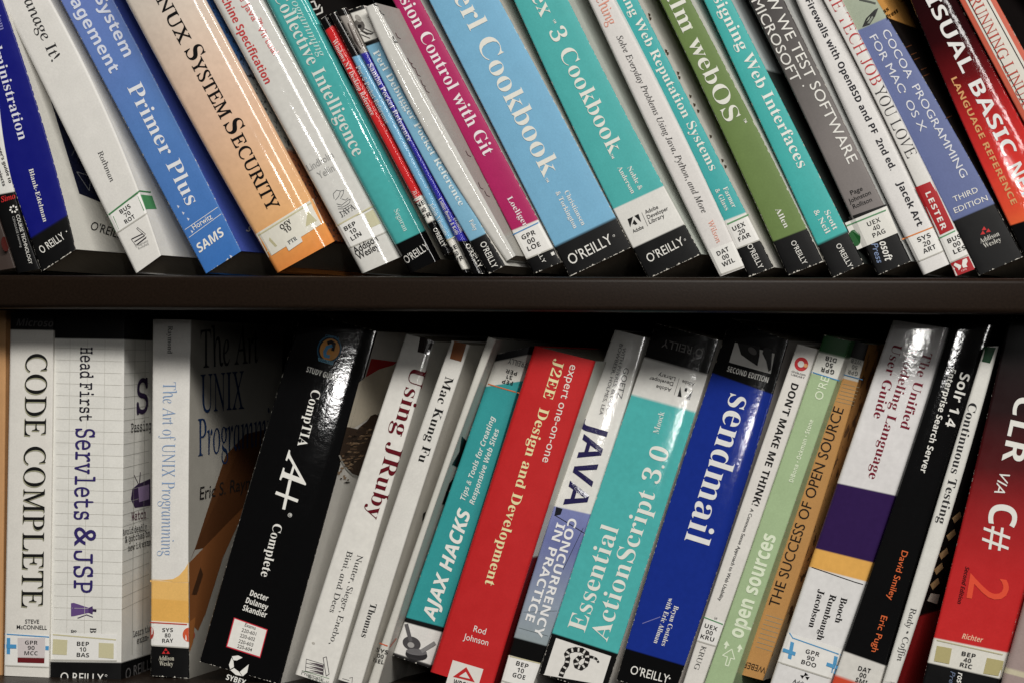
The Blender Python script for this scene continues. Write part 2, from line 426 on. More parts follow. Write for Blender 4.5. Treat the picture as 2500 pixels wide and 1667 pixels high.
def finish(b):
    root = bpy.data.objects.new(b.kind, None); COL.objects.link(root)
    root.empty_display_size = 0.02
    base = spine_pt(b, (b.fl(b.ybl) + b.fr(b.ybr)) / 2, (b.ybl + b.ybr) / 2)
    tp = spine_pt(b, (b.fl(b.ytl) + b.fr(b.ytr)) / 2, (b.ytl + b.ytr) / 2)
    lean = math.atan2(tp.x - base.x, tp.z - base.z)
    root.location = base; root.rotation_euler = (0, lean, 0)
    inv = (Matrix.Translation(base) @ Matrix.Rotation(lean, 4, 'Y')).inverted()
    root['label'] = b.label; root['category'] = b.cat
    if b.group: root['group'] = b.group
    # spine
    us = sorted({0.0, 1.0} | {min(0.5, b.r / b.w) * s for s in (0.05, 0.15, 0.3, 0.5, 0.75, 1)} | {1 - min(0.5, b.r / b.w) * s for s in (0.05, 0.15, 0.3, 0.5, 0.75, 1)} | {k / 10 for k in range(2, 9)})
    verts, uv, ed = [], [], []
    grid = {}
    for j in range(NV + 1):
        v = j / NV
        yl, yr = b.ybl + (b.ytl - b.ybl) * v, b.ybr + (b.ytr - b.ybr) * v
        xl, xr = b.fl(yl), b.fr(yr)
        hmm = (b.ybl - b.ytl) / 3.88
        for i, u in enumerate(us):
            x, y = xl + (xr - xl) * u, yl + (yr - yl) * u
            # u is taken along this row so that the rounding meets both edges
            q0 = at(x, y, b.y0)
            d = min(u, 1 - u) * b.w; off = 0.0
            if d < b.r: off = b.r - math.sqrt(max(0.0, b.r * b.r - (b.r - d) ** 2))
            off -= b.bow * 4 * u * (1 - u)
            for _ in range(3): q0 = at(x, y, b.y0 + off / 1000 + b.ax * (q0.x - b.xc) + b.az * (q0.z - b.zb))
            grid[i, j] = q0; verts.append(q0); uv.append((u, v)); ed.append((min(u, 1 - u) * b.w, min(v, 1 - v) * hmm))
    n = len(us)
    faces = [(j * n + i, j * n + i + 1, (j + 1) * n + i + 1, (j + 1) * n + i) for j in range(NV) for i in range(n - 1)]
    m = ramp_mat('spine_print', stops_of(b, b.bands), b.rough, b.bump, b.wear, b.speckle, b.scale, b.smooth)
    mesh_obj('spine', verts, faces, [m], None, root, inv, {'cover': uv, 'edge_distance': ed}, smooth=True)
    # covers: thin slabs from the spine edge back into the shelf
    dv = Vector((math.sin(b.skew), math.cos(b.skew), 0))
    th = 0.0026 if b.hard else 0.0005
    for nm, i0, bands, spk in (('front_cover', n - 1, b.fc, b.fspeckle), ('back_cover', 0, b.bc, None)):
        bands = bands or b.bands
        vs2, uv2 = [], []
        ks = [0, 0.01, 0.06, 0.3, 1.0]
        for side in (0, 1):
            for j in range(NV + 1):
                p = grid[i0, j]
                inn = (grid[n // 2, j] - p); inn.y = 0; inn = inn.normalized() * th * side
                for k in ks:
                    vs2.append(p + dv * (k * b.depth) + inn); uv2.append((k, j / NV))
        K = len(ks); S = (NV + 1) * K
        fs = []
        for side in (0, 1):
            for j in range(NV):
                for k in range(K - 1):
                    a = side * S + j * K + k
                    fs.append((a, a + 1, a + K + 1, a + K))
        for k in range(K - 1):
            fs.append((k, k + 1, S + k + 1, S + k)); a = NV * K + k; fs.append((a, a + 1, S + a + 1, S + a))
        for j in range(NV):
            a = j * K + K - 1; fs.append((a, a + K, S + a + K, S + a))
            a = j * K; fs.append((a, a + K, S + a + K, S + a))
        m2 = ramp_mat(nm + '_print', stops_of(b, bands), max(0.3, b.rough), b.bump * 0.7, 0, spk)
        mesh_obj(nm, vs2, fs, [m2], None, root, inv, {'cover': uv2})
    # page block
    ins = 0.003 if b.hard else 0.0008
    hh = (grid[0, 0] - grid[0, NV]).length; v0 = ins / hh
    pv = []
    J = 8
    for j in range(J + 1):
        vv = v0 + (1 - 2 * v0) * j / J; jj = vv * NV; j0 = min(NV - 1, int(jj)); fr = jj - j0
        l = grid[0, j0].lerp(grid[0, j0 + 1], fr); rr = grid[n - 1, j0].lerp(grid[n - 1, j0 + 1], fr)
        e1 = th * 1.3 / max(0.004, (rr - l).length); e1 = min(0.2, e1)
        for uu in (e1, 1 - e1):
            c = l.lerp(rr, uu)
            pv += [c + dv * 0.0025, c + dv * (b.depth - 0.002)]
    pf = []
    for j in range(J):
        a = j * 4
        for s1, s2 in ((0, 1), (1, 3), (3, 2), (2, 0)): pf.append((a + s1, a + s2, a + 4 + s2, a + 4 + s1))
    pf += [(0, 2, 3, 1), (J * 4, J * 4 + 1, J * 4 + 3, J * 4 + 2)]
    mesh_obj('page_block', pv, pf, [PAPER], None, root, inv)
    # print and stickers, gathered by what they are
    roles = {}
    for it in b.items:
        R_ = roles.setdefault('cover_picture' if it['role'] == 'picture' and it['on'] == 'R' else it['role'], {'v': [], 'f': [], 'fm': [], 'mats': []})
        mat = ink(it['col'], round(max(0.1, b.rough), 2))
        if mat not in R_['mats']: R_['mats'].append(mat)
        mi = R_['mats'].index(mat)
        lift = 0.00016 * (max(3, it['lvl']) if it['role'] == 'label_text' else it['lvl'])
        if it['role'] in ('shelf_label', 'label_text'): lift += 0.00015
        if 'text' in it:
            k, row = it['text']
            if row not in SET[k]: continue
            co, polys = SET[k][row]
            x0, x1 = min(c[0] for c in co), max(c[0] for c in co)
            ch = max(c[1] for c in SET[k][0][0])
            px = [it['a'] + it['d'] * ((c[0] - x0) / (x1 - x0)) + it['up'] * (c[1] / ch) for c in co]
            yref = it['a'].y
        else:
            pts = it['pts']; yref = sum(p.y for p in pts) / len(pts)
            if len(pts) == 4:
                NU, NW = 8, 4
                l0 = (pts[1] - pts[0]).length; l1 = (pts[3] - pts[0]).length
                NU, NW = max(1, min(16, int(l0 / 6))), max(1, min(16, int(l1 / 6)))
                px = [pts[0].lerp(pts[1], i / NU).lerp(pts[3].lerp(pts[2], i / NU), j / NW) for j in range(NW + 1) for i in range(NU + 1)]
                polys = [(j * (NU + 1) + i, j * (NU + 1) + i + 1, (j + 1) * (NU + 1) + i + 1, (j + 1) * (NU + 1) + i) for j in range(NW) for i in range(NU)]
            else:
                px = list(pts); polys = [tuple(range(len(pts)))]
        base_i = len(R_['v'])
        if it['on'] == 'S': wv = [spine_pt(b, p.x, p.y, lift) for p in px]
        else: wv = [side_pt(b, p.x, p.y, yref, lift) for p in px]
        R_['v'] += wv
        # face the lens side
        for pl_ in polys:
            pl_ = tuple(base_i + k for k in pl_)
            a, c2, d2 = (R_['v'][pl_[k]] for k in (0, 1, 2))
            if (c2 - a).cross(d2 - a).dot(CAM - a) < 0: pl_ = pl_[::-1]
            R_['f'].append(pl_); R_['fm'].append(mi)
    lab = None
    for role in sorted(roles, key=lambda s: s == 'label_text'):
        R_ = roles[role]
        par = lab if role == 'label_text' and lab else root
        o = mesh_obj(role, R_['v'], R_['f'], R_['mats'], R_['fm'], par, inv)
        if role == 'shelf_label': lab = o
    return root

T_, A_, PB, SL, LT, PIC = 'title', 'author_name', 'publisher_mark', 'shelf_label', 'label_text', 'picture'
W = (214, 213, 207)
# ================================================================== upper row, books leaning to the left
GU = 'books leaning on the upper shelf'
# --- dim book cut by the frame
b = book('paperback_book', 'dim grey-brown book mostly cut off at the lower corner of the upper row', 'A1', [(-190, 1470), (-330, 980)], [(125, 1418), (0, 1040)],
         [(58, 48, 44)], H=225, fc=['g', ((0, 1400), (120, 112, 104)), ((0, 1150), (60, 45, 42)), ((0, 700), (40, 34, 32))], group=GU)
ell('picture', (40, 1230), 30, 60, (70, 24, 20), -10, 'R')
# --- white and black technical guide
b = book('paperback_book', 'thin book with white upper part and black base bearing a ring of white dots', 'A1', [(140, 1462), (-8, 1000)], [(322, 1428), (105, 770), ('A0', 0, 880)],
         [BLACK, ((-40, 845), WHITE)], H=232, group=GU, wear=0.0)
t(T_, 'GB', "user's guide to", (-22, 445), (72, 745), 26, INK); t(T_, 'GB', 'projects', (-32, 600), (22, 770), 26, INK)
t(A_, 'SBI', 'Simo', (12, 898), (126, 864), 44, (190, 22, 26))
t(PB, 'N', 'COURSE TECHNOLOGY', (127, 1000), (232, 1392), 27, W); t(PB, 'N', 'CENGAGE Learning', (96, 1012), (163, 1258), 17, (150, 150, 148))
for k in range(7):
    a = math.radians(k * 51.4 + 10); ell('publisher_mark', (108 + 26 * math.cos(a), 952 + 24 * math.sin(a)), 9, 7, W, k * 51)
# --- deep blue, black base
b = book('paperback_book', 'deep royal-blue book with black base at the end of the upper row', 'A1', [(331, 1452), (105, 770)], [(606, 1272), ('A0', 240, 652), ('A0', 20, 0)],
         [BLACK, ((250, 1186), (10, 16, 112))], H=235, rough=0.35, wear=0.11, bow=0.3, group=GU,
         fc=['g', ((300, 1452), (200, 198, 190)), ((100, 600), (196, 194, 186)), ((0, 0), (190, 188, 182))])
t(T_, 'S', 'Administration', ('A0', -98, 262), ('A0', 150, 1125), 78, (205, 206, 222))
t(T_, 'S', 'Automating System', ('A0', -190, -400), ('A0', 2, 246), 44, (120, 122, 178))
t(A_, 'S', 'Blank-Edelman', (228, 634), (346, 1056), 36, W)
t(PB, 'N', "O REILLY", (336, 1308), (522, 1186), 62, W); ell(PB, (530, 1130), 5, 5, W)
q('picture', [(410, 100), (480, 330), (560, 560), (600, 470), (420, 60)], (18, 22, 44), 'R')
q('picture', [(480, 330), (632, 828), (800, 895), (800, 640), (560, 300)], (18, 22, 44), 'R')
line('picture', [(572, 525), (600, 470), (625, 545)], 5, (90, 92, 100), 'R', 2); line('picture', [(612, 655), (712, 805), (725, 690), (612, 655)], 5, (120, 122, 128), 'R', 2)
t('cover_lettering', 'N', "O'REILLY", (716, 1112), (1010, 1205), 66, INK, 'R', up=(22, -64))
# --- white, green label
b = book('paperback_book', 'white book with a green-squared label and a stack-of-books emblem near its foot', 'A1', [(1085, 1464), ('A0', 100, 180)], [(1288, 1318), (1110, 800), ('A0', 430, 40)],
         [(205, 203, 198)], H=230, r=1.6, bow=0.2, rough=0.4, group=GU)
t(T_, 'SU', 'Manage It!', ('A0', 133, -112), ('A0', 413, 497), 88, (40, 40, 42))
t(A_, 'SU', 'Rothman', (778, 500), (880, 738), 42, (58, 58, 60))
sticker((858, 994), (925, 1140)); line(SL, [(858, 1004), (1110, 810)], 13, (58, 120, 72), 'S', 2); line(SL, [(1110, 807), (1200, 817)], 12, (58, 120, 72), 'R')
q(SL, [(872, 1026), (905, 1008), (948, 1112), (921, 1134)], (62, 128, 78), 'S', 2); q(SL, [(1098, 850), (1128, 836), (1168, 952), (1146, 966)], (62, 128, 78), 'S', 2)
q(SL, [(1128, 836), (1214, 846), (1250, 950), (1168, 952)], (62, 128, 78), 'R')
label3(('BUS', (966, 990), (1046, 937)), ('70', (1004, 1012), (1046, 986)), ('ROT', (1005, 1070), (1082, 1020)), 36)
for k in range(3): line(PB, [(1052 + k * 22, 1190 + k * 22 - 0), (1140 + k * 12, 1148 + k * 16)], 9, (40, 34, 42)); 
line(PB, [(1046, 1192), (1082, 1240), (1168, 1172)], 4, (40, 34, 42)); line(PB, [(1090, 1108), (1150, 1162), (1160, 1150), (1098, 1098), (1090, 1108)], 4, (40, 34, 42))
t(PB, 'SU', 'Pragmatic', (1085, 1258), (1185, 1208), 18, (120, 120, 118)); t(PB, 'SU', 'Bookshelf', (1105, 1275), (1190, 1232), 18, (120, 120, 118))
# --- cornflower blue
b = book('paperback_book', 'scuffed cornflower-blue book with white lettering and two thin white lines round the author', 'A1', [(1642, 1466), ('A0', 480, 0)], [(1925, 1286), (1480, 395), ('A0', 905, 0)],
         ['g', ((1642, 1466), (44, 104, 176)), ((1060, 400), (72, 116, 178)), ((480, -700), (94, 116, 180))], H=231, r=0.8, bow=0.3, wear=0.07, rough=0.25, bump=0.14, group=GU, yaw=3, pitch=1.5,
         fc=[(58, 76, 158)])
t(T_, 'GB', 'System', ('A0', 752, -12), ('A0', 990, 463), 92, (196, 202, 224)); t(T_, 'GB', 'Management', ('A0', 398, -268), ('A0', 880, 592), 92, (196, 202, 224))
t(T_, 'S', 'Primer Plus', ('A0', 1012, 702), ('A0', 1490, 1648), 120, (208, 210, 214))
t(A_, 'G', 'Horwitz', (1548, 1120), (1697, 1026), 46, W); t(PB, 'GBI', 'SAMS', (1592, 1302), (1800, 1152), 72, W)
line('stripe', [(1476, 1115), (1735, 937)], 4, W); line('stripe', [(1508, 1178), (1764, 990)], 4, W)
t('cover_lettering', 'GBI', 'S', (1962, 1124), (1992, 1140), 50, W, 'R', up=(22, -44))
for p in ((1410, 920), (1450, 972), (1490, 1020), (1520, 1120), (1830, 1318)): q('scuff', [p, (p[0] + 22, p[1] + 8), (p[0] + 12, p[1] + 26)], (190, 196, 210))
# --- peach hardback
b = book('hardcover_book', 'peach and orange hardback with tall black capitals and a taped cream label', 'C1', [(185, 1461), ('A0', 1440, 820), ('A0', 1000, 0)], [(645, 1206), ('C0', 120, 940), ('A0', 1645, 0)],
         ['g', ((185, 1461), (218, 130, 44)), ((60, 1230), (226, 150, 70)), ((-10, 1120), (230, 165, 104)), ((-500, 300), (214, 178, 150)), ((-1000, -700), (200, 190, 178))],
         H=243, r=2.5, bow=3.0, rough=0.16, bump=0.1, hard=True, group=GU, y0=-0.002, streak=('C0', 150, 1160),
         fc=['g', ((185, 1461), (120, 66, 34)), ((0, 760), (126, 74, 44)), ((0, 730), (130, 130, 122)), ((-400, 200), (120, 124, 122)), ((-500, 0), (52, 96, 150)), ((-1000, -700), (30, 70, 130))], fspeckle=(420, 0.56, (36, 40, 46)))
t(T_, 'SUB', 'LINUX', ('A0', 1150, -175), ('A0', 1440, 362), 104, INK); t(T_, 'SB', 'S', ('A0', 1470, 412), ('A0', 1520, 496), 142, INK)
t(T_, 'SUB', 'YSTEM', ('A0', 1512, 498), ('A0', 1762, 957), 104, INK); t(T_, 'SB', 'S', ('A0', 1782, 1000), ('A0', 1832, 1086), 146, INK)
t(T_, 'SUB', 'ECURITY', ('A0', 1838, 1104), ('A0', 2141, 1690), 106, INK)
q(SL, [(16, 1150), (470, 868), (556, 1060), (117, 1337)], (212, 209, 196)); line(SL, [(24, 1168), (478, 888)], 11, BEIGE, 'S', 2)
q(SL, [(412, 1092), (428, 968), (502, 1044)], BEIGE, 'S', 2); q(SL, [(104, 1298), (124, 1176), (186, 1244)], BEIGE, 'S', 2)
q(SL, [(250, 1236), (368, 1158), (388, 1210), (278, 1286)], (214, 212, 202), 'S', 2); t(LT, 'S', 'PTR', (282, 1236), (348, 1194), 32, (70, 76, 84))
label3(('OSY', (222, 1118), (304, 1060)), ('10', (256, 1146), (304, 1112)), ('', 0, 0), 40)
# --- white grey, cup emblem
b = book('paperback_book', 'glossy pale-grey book with faded red title and a coffee-cup line emblem', 'C1', [(862, 1466), ('A0', 1700, 0)], [(1172, 1332), (760, 545), ('C0', 78, 0)],
         [(196, 195, 190)], H=235, r=3.2, bow=1.2, rough=0.14, bump=0.16, group=GU, streak=('C0', 330, 720), scale=60)
t(T_, 'G', 'The Java  Virtual', ('A0', 1845, -110), ('C0', 155, 445), 54, (196, 92, 92)); t(T_, 'GB', 'Machine Specification', ('A0', 1708, -112), ('C0', 90, 676), 62, (186, 48, 50))
t(T_, 'G', 'TM', ('C0', 30, 150), ('C0', 50, 196), 26, (196, 92, 92))
t(A_, 'N', 'Lindholm', (442, 652), (642, 538), 58, (146, 146, 144)); t(A_, 'N', 'Yellin', (526, 712), (648, 642), 58, (146, 146, 144))
for pts in ([(640, 870), (632, 830), (660, 800), (690, 808), (676, 850), (650, 880)], [(690, 808), (716, 800), (712, 830), (690, 868)], [(700, 870), (730, 880), (752, 862)], [(660, 910), (700, 920), (750, 880), (768, 872), (764, 900), (730, 925)],
            [(668, 930), (706, 936), (752, 912)], [(672, 950), (716, 950), (770, 918)], [(686, 976), (730, 966), (778, 932)]): line(PB, pts, 4, (66, 68, 72))
t(PB, 'SU', 'JAVA', (702, 1020), (812, 948), 50, (60, 62, 66))
sticker((652, 1080), (745, 1260)); line(SL, [(655, 1088), (945, 930)], 11, BEIGE, 'S', 2); q(SL, [(884, 990), (950, 952), (1012, 1066), (930, 1102)], (186, 182, 150), 'S', 2)
label3(('BEP', (730, 1128), (818, 1076)), ('10', (772, 1158), (826, 1124)), ('LIN', (784, 1206), (862, 1158)), 40)
q(PB, [(836, 1212), (852, 1208), (846, 1226)], INK); q(PB, [(878, 1182), (902, 1174), (890, 1192)], INK)
t(PB, 'NB', 'Addison', (808, 1312), (994, 1204), 56, INK); t(PB, 'NB', 'Wesley', (838, 1358), (1002, 1264), 56, INK)
# --- teal with black base
b = book('paperback_book', 'glossy teal book with black base beside the pale-grey book, long white streaks of glare', 'C1', [(1250, 1464), (748, 545), ('C0', 98, 0)], [(1488, 1350), (1190, 770), ('C0', 432, 0)],
         [BLACK, ((1130, 1240), TEAL)], H=233, r=2.6, bow=1.4, rough=0.13, bump=0.3, group=GU, streak=('C0', 700, 620), scale=55,
         fc=[(190, 186, 172), ((600, 100), (24, 22, 22))])
t(T_, 'SI', 'Programming', ('C0', 250, -72), ('C0', 522, 462), 62, (180, 212, 206)); t(T_, 'S', 'Collective Intelligence', ('C0', 150, -36), ('C0', 796, 1258), 106, (206, 214, 208))
t(A_, 'S', 'Segaran', (1115, 962), (1196, 1132), 42, (186, 214, 208)); t(PB, 'N', "O'REILLY", (1218, 1388), (1402, 1268), 62, W)
for pts in ([('C0', 455, 20), ('C0', 480, 12), ('C0', 500, 60)], [('C0', 470, 80), ('C0', 510, 70), ('C0', 525, 40)], [('C0', 500, 120), ('C0', 545, 100), ('C0', 540, 60)]): line('picture', pts, 12, W, 'R')
# --- pocket books
GP = 'thin pocket books in a gap of the upper row'
b = book('pocket_book', 'narrow red pocket book with tiny white title, black top and base', 'C1', [(1515, 1322), ('C0', 565, 250)], [(1570, 1296), ('C0', 640, 240)],
         [BLACK, ((1385, 1066), (212, 210, 202)), ((1282, 872), (196, 14, 20)), (('C0', 570, 252), BLACK)], top=(('C0', 520, 165), ('C0', 592, 122)), depth=0.106, r=1.2, rough=0.15, bump=0.12, group=GP, yaw=3.0, pitch=0.6, y0=-0.012, wear=0.04)
t(T_, 'S', 'Windows NT Desktop Reference', ('C0', 622, 330), ('C0', 936, 926), 36, (220, 200, 196)); t(A_, 'S', 'ÆLe', (1258, 812), (1286, 862), 30, (220, 190, 186)); line(SL, [(1284, 900), (1334, 872)], 8, (150, 20, 26), 'S', 2); line(SL, [(1276, 882), (1326, 852)], 6, W, 'S', 2)
label3(('NE', (1304, 944), (1368, 908)), ('40', (1336, 986), (1392, 952)), ('FR', (1358, 1036), (1420, 1002)), 36)
t(PB, 'N', "O'REILLY", (1426, 1112), (1502, 1256), 34, W)
b = book('pocket_book', 'light-blue pocket book with long black top and typed label at its foot', 'C1', [(1672, 1462), ('C0', 600, 115)], [(1716, 1456), ('C0', 1350, 1419), ('C0', 655, 100)],
         [BLACK, ((1655, 1432), (206, 204, 196)), ((1536, 1192), LBLUE), (('C0', 780, 462), (20, 18, 18))], top=(('C0', 600, 118), ('C0', 652, 96)), depth=0.106, r=1.4, rough=0.15, bump=0.14, group=GP, yaw=3.0, pitch=0.6, y0=-0.012, wear=0.05)
t(T_, 'S', 'Perl 5 Pocket Reference', ('C0', 812, 538), ('C0', 1052, 992), 34, (200, 214, 222)); t(A_, 'S', 'Johan Vromans', (1394, 914), (1522, 1166), 34, (206, 216, 222)); line(SL, [(1536, 1206), (1600, 1172)], 6, BEIGE, 'S', 2)
label3(('BE', (1566, 1296), (1628, 1262)), ('50', (1600, 1334), (1662, 1300)), ('VR', (1614, 1384), (1676, 1350)), 36)
t(PB, 'NB', 'F', (1672, 1424), (1694, 1410), 34, W)
b = book('pocket_book', 'indigo pocket book with a grey bird head printed at its top', 'C1', [(1738, 1466), (1370, 700), ('C0', 652, 98)], [(1846, 1466), (1500, 840), ('C0', 750, 86)],
         [BLACK, ((1640, 1204), (48, 46, 158)), (('C0', 840, 436), (150, 144, 138)), (('C0', 700, 140), (20, 18, 18))], top=(('C0', 642, 84), ('C0', 740, 62)), depth=0.106, r=2.0, bow=1.0, rough=0.14, bump=0.16, group=GP, yaw=3.0, pitch=0.6, y0=-0.012, wear=0.05)
t(T_, 'SB', 'Samba Pocket Reference', ('C0', 905, 520), ('C0', 1226, 1136), 42, (206, 204, 222)); t(A_, 'S', 'Collier-Brown & Kelly', (1470, 874), (1612, 1162), 27, W); t(A_, 'S', 'Eckstein,', (1592, 1024), (1650, 1142), 27, W)
t(PB, 'NB', "O'REILLY", (1684, 1240), (1792, 1424), 38, W); q('picture', [('C0', 745, 190), ('C0', 775, 170), ('C0', 870, 370), ('C0', 850, 400), ('C0', 800, 330)], (70, 62, 58))
b = book('pocket_book', 'pale-blue pocket book with a bird-of-prey picture at its top', 'C1', [(1872, 1468), (1510, 840), ('C0', 757, 90)], [(2006, 1400), (1850, 1140), ('C0', 880, 60)],
         [BLACK, ((1730, 1206), (110, 164, 192)), (('C0', 905, 374), BLACK), (('C0', 890, 344), (205, 203, 196)), (('C0', 770, 110), BLACK)], top=(('C0', 752, 82), ('C0', 872, 44)), depth=0.106, r=1.0, bow=0.3, rough=0.28, yaw=3.0, pitch=0.6, y0=-0.012, group=GP, wear=0.1, fc=[(200, 198, 192)])
t(T_, 'S', 'Perl Debugger Pocket Reference', ('C0', 945, 420), (1640, 930), 52, (206, 216, 220)); t(A_, 'S', 'Foley', (1714, 1046), (1758, 1128), 34, W); t(PB, 'N', "O'REILLY", (1800, 1226), (1902, 1428), 50, W)
ell('picture', ('C0', 838, 208), 50, 44, (92, 88, 84), 60); ell('picture', ('C0', 832, 150), 36, 20, (150, 146, 140), 50); ell('picture', ('C0', 842, 212), 17, 15, (28, 26, 26), 0, 'S', 2)
for x, y in ((880, 250), (900, 235), (870, 280)): line('picture', [('C0', x - 30, y - 10), ('C0', x + 10, y + 10), ('C0', x + 55, y + 28)], 8, (74, 70, 68))
q('picture', [('C0', 850, 250), ('C0', 900, 262), ('C0', 985, 272), ('C0', 900, 280)], (50, 48, 46))
b = book('paperback_book', 'thin glossy book with blank white spine right of the pocket books', 'C1', [(2014, 1366), (1858, 1140), ('C0', 890, 70)], [(2088, 1322), ('C0', 978, 35)],
         [(190, 189, 184)], top=(('C0', 884, 60), ('C0', 972, 26)), depth=0.15, r=1.6, bow=0.15, rough=0.12, bump=0.25, y0=-0.010, streak=('C0', 1180, 480), fc=[(146, 144, 137)], group=GU, scale=70)
for x, y, l in ((1118, 330, 60), (1140, 300, 50), (1235, 500, 50), (1262, 540, 40), (1300, 600, 60), (1340, 680, 60), (1370, 730, 50), (960, 40, 50), (1010, 110, 40), (1700, 1240, 50), (1800, 1500, 60), (1850, 1560, 50)):
    line('picture', [('C0', x - 10, y - l * 0.7), ('C0', x + 6, y), ('C0', x + 30, y + 12)], 5, (40, 38, 36), 'R')
# --- magenta
b = book('paperback_book', 'magenta book with white title and a typed label over its black base', 'E1', [(206, 1468), ('C0', 1105, 0)], [(425, 1376), ('C0', 1325, 0)],
         [BLACK, ((150, 1348), (208, 206, 200)), ((36, 1128), (164, 8, 86))], H=233, rough=0.4, group=GU, wear=0.05, fc=[(176, 172, 164)])
t(T_, 'S', 'Version Control with Git', ('C0', 1045, -212), ('C0', 1836, 1252), 98, (222, 208, 212)); t(A_, 'S', 'Loeliger', (-8, 866), (128, 1096), 44, (222, 208, 212))
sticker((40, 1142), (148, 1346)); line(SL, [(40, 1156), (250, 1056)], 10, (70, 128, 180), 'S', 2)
label3(('GPR', (118, 1198), (224, 1150)), ('00', (162, 1232), (214, 1208)), ('LOE', (164, 1288), (264, 1244)), 40); t(PB, 'N', 'LLY', (236, 1310), (280, 1386), 30, W); t(PB, 'NB', '1', (352, 1324), (376, 1312), 26, W)
# --- sky blue
b = book('paperback_book', 'thick sky-blue book with very large white title and black base', 'E1', [(492, 1490), ('C0', 1395, 0)], [(985, 1255), ('E0', 365, 802), ('E0', -68, 0)],
         [BLACK, ((368, 1252), LBLUE)], H=234, r=0.9, rough=0.42, group=GU, wear=0.11, fc=[(176, 172, 162)], bow=0.6, yaw=1.0, pitch=1.2)
t(T_, 'S', 'Perl Cookbook', ('C0', 1505, -184), (287, 703), 162, (212, 211, 202)); t(T_, 'G', 'TM', (292, 712), (314, 742), 22, W)
t(A_, 'S', 'Christiansen', (448, 815), (590, 1085), 38, W); t(A_, 'S', '& Torkington', (378, 820), (526, 1110), 38, W)
t(PB, 'N', "O'REILLY", (504, 1398), (842, 1222), 84, W); ell(PB, (845, 1164), 9, 9, W); ell(PB, (845, 1164), 6, 6, BLACK, 0, 'S', 2)
# --- teal cookbook
b = book('paperback_book', 'wide teal book with white panel carrying a black triangular logo above its black base', 'E1', [(1120, 1506), (375, 0), ('E0', 45, 0)], [(1542, 1310), ('E0', 960, 950), ('E0', 480, 0)],
         [BLACK, ((990, 1262), WHITE), ((850, 952), TEAL)], H=234, r=1.0, rough=0.4, group=GU, wear=0.11, fc=[(172, 178, 170)], yaw=0.5)
t(T_, 'S', 'Flex  3 Cookbook', ('E0', 92, -200), ('E0', 814, 1240), 128, (212, 213, 204)); t(T_, 'G', 'TM', ('E0', 352, 166), ('E0', 374, 192), 20, W); t(T_, 'G', 'TM', ('E0', 812, 1238), ('E0', 832, 1272), 22, W)
t(A_, 'S', 'Noble &', (950, 622), (1046, 802), 37, W); t(A_, 'S', 'Anderson', (872, 622), (986, 832), 37, W)
q(PB, [(954, 1032), (998, 1011), (976, 1098)], INK); q(PB, [(1008, 1006), (1042, 990), (1064, 1056)], INK); q(PB, [(1006, 1034), (1034, 1070), (1016, 1079), (1004, 1070), (992, 1074)], INK)
t(PB, 'N', 'Adobe', (1002, 1144), (1086, 1104), 30, INK); line(PB, [(1068, 980), (1116, 1088)], 3, INK)
for s, a, c in (('Adobe', (1100, 992), (1202, 946)), ('Developer', (1118, 1032), (1282, 956)), ('Library', (1132, 1070), (1252, 1014))): t(PB, 'N', s, a, c, 32, INK)
t(PB, 'N', "O'REILLY", (1126, 1380), (1412, 1232), 70, W); ell(PB, (1412, 1196), 8, 8, W); ell(PB, (1412, 1196), 5, 5, BLACK, 0, 'S', 2)
# --- white, italic subtitle
b = book('paperback_book', 'white book with coral title and long dark italic subtitle', 'E1', [(1690, 1490), (1470, 1040), ('E0', 640, 0)], [(1892, 1416), (1725, 1045), ('E0', 850, 0)],
         [(204, 201, 198)], H=230, r=1.8, rough=0.45, group=GU, yaw=0)
t(T_, 'SU', 'Data Crunching', ('E0', 492, -440), ('E0', 803, 212), 84, (214, 140, 118)); t(T_, 'SI', 'Solve Everyday Problems Using Java, Python, and More', ('E0', 864, 296), ('E0', 1550, 1706), 48, (62, 60, 60))
t(A_, 'SU', 'Wilson', (1592, 1050), (1667, 1226), 44, (214, 140, 118)); sticker((1600, 1284), (1690, 1474))
label3(('DAT', (1676, 1326), (1768, 1282)), ('00', (1716, 1364), (1766, 1338)), ('WIL', (1718, 1414), (1814, 1370)), 40)
# --- teal thin, label
b = book('paperback_book', 'narrow teal book with a green-lined label between a white and a green one', 'E1', [(1920, 1494), (1722, 1045), ('E0', 858, 0)], [('G1', 97, 1415), (1896, 970), ('E0', 1036, 0)],
         [BLACK, ((1836, 1266), (208, 206, 200)), ((1722, 1046), (44, 160, 160))], H=233, r=1.0, rough=0.4, group=GU, wear=0.11, fc=[(190, 188, 180)])
t(T_, 'S', 'Building Web Reputation Systems', ('E0', 778, -270), ('E0', 1613, 1370), 72, (214, 216, 208)); t(A_, 'S', 'Farmer', (1714, 785), (1792, 944), 38, W); t(A_, 'S', '& Glass', (1650, 800), (1736, 966), 38, W)
sticker((1730, 1062), (1834, 1264)); line(SL, [(1738, 1078), (1918, 996)], 12, (86, 142, 92), 'S', 2); label3(('UEX', (1800, 1128), (1898, 1082)), ('20', (1840, 1168), (1892, 1142)), ('FAR', (1848, 1212), (1940, 1168)), 40)
t(PB, 'N', "O'REILLY", (1905, 1242), (2002, 1432), 44, W)
for x, y in ((1122, 120), (1130, 150), (1256, 408), (1268, 428), (1352, 585), (1362, 620), (1450, 770), (1482, 838), (1512, 888), (1612, 1090), (1706, 1282), (1730, 1330)):
    q('picture', [('E0', x - 6, y - 14), ('E0', x + 16, y - 6), ('E0', x + 14, y + 12), ('E0', x + 2, y + 16)], (70, 60, 48), 'R')
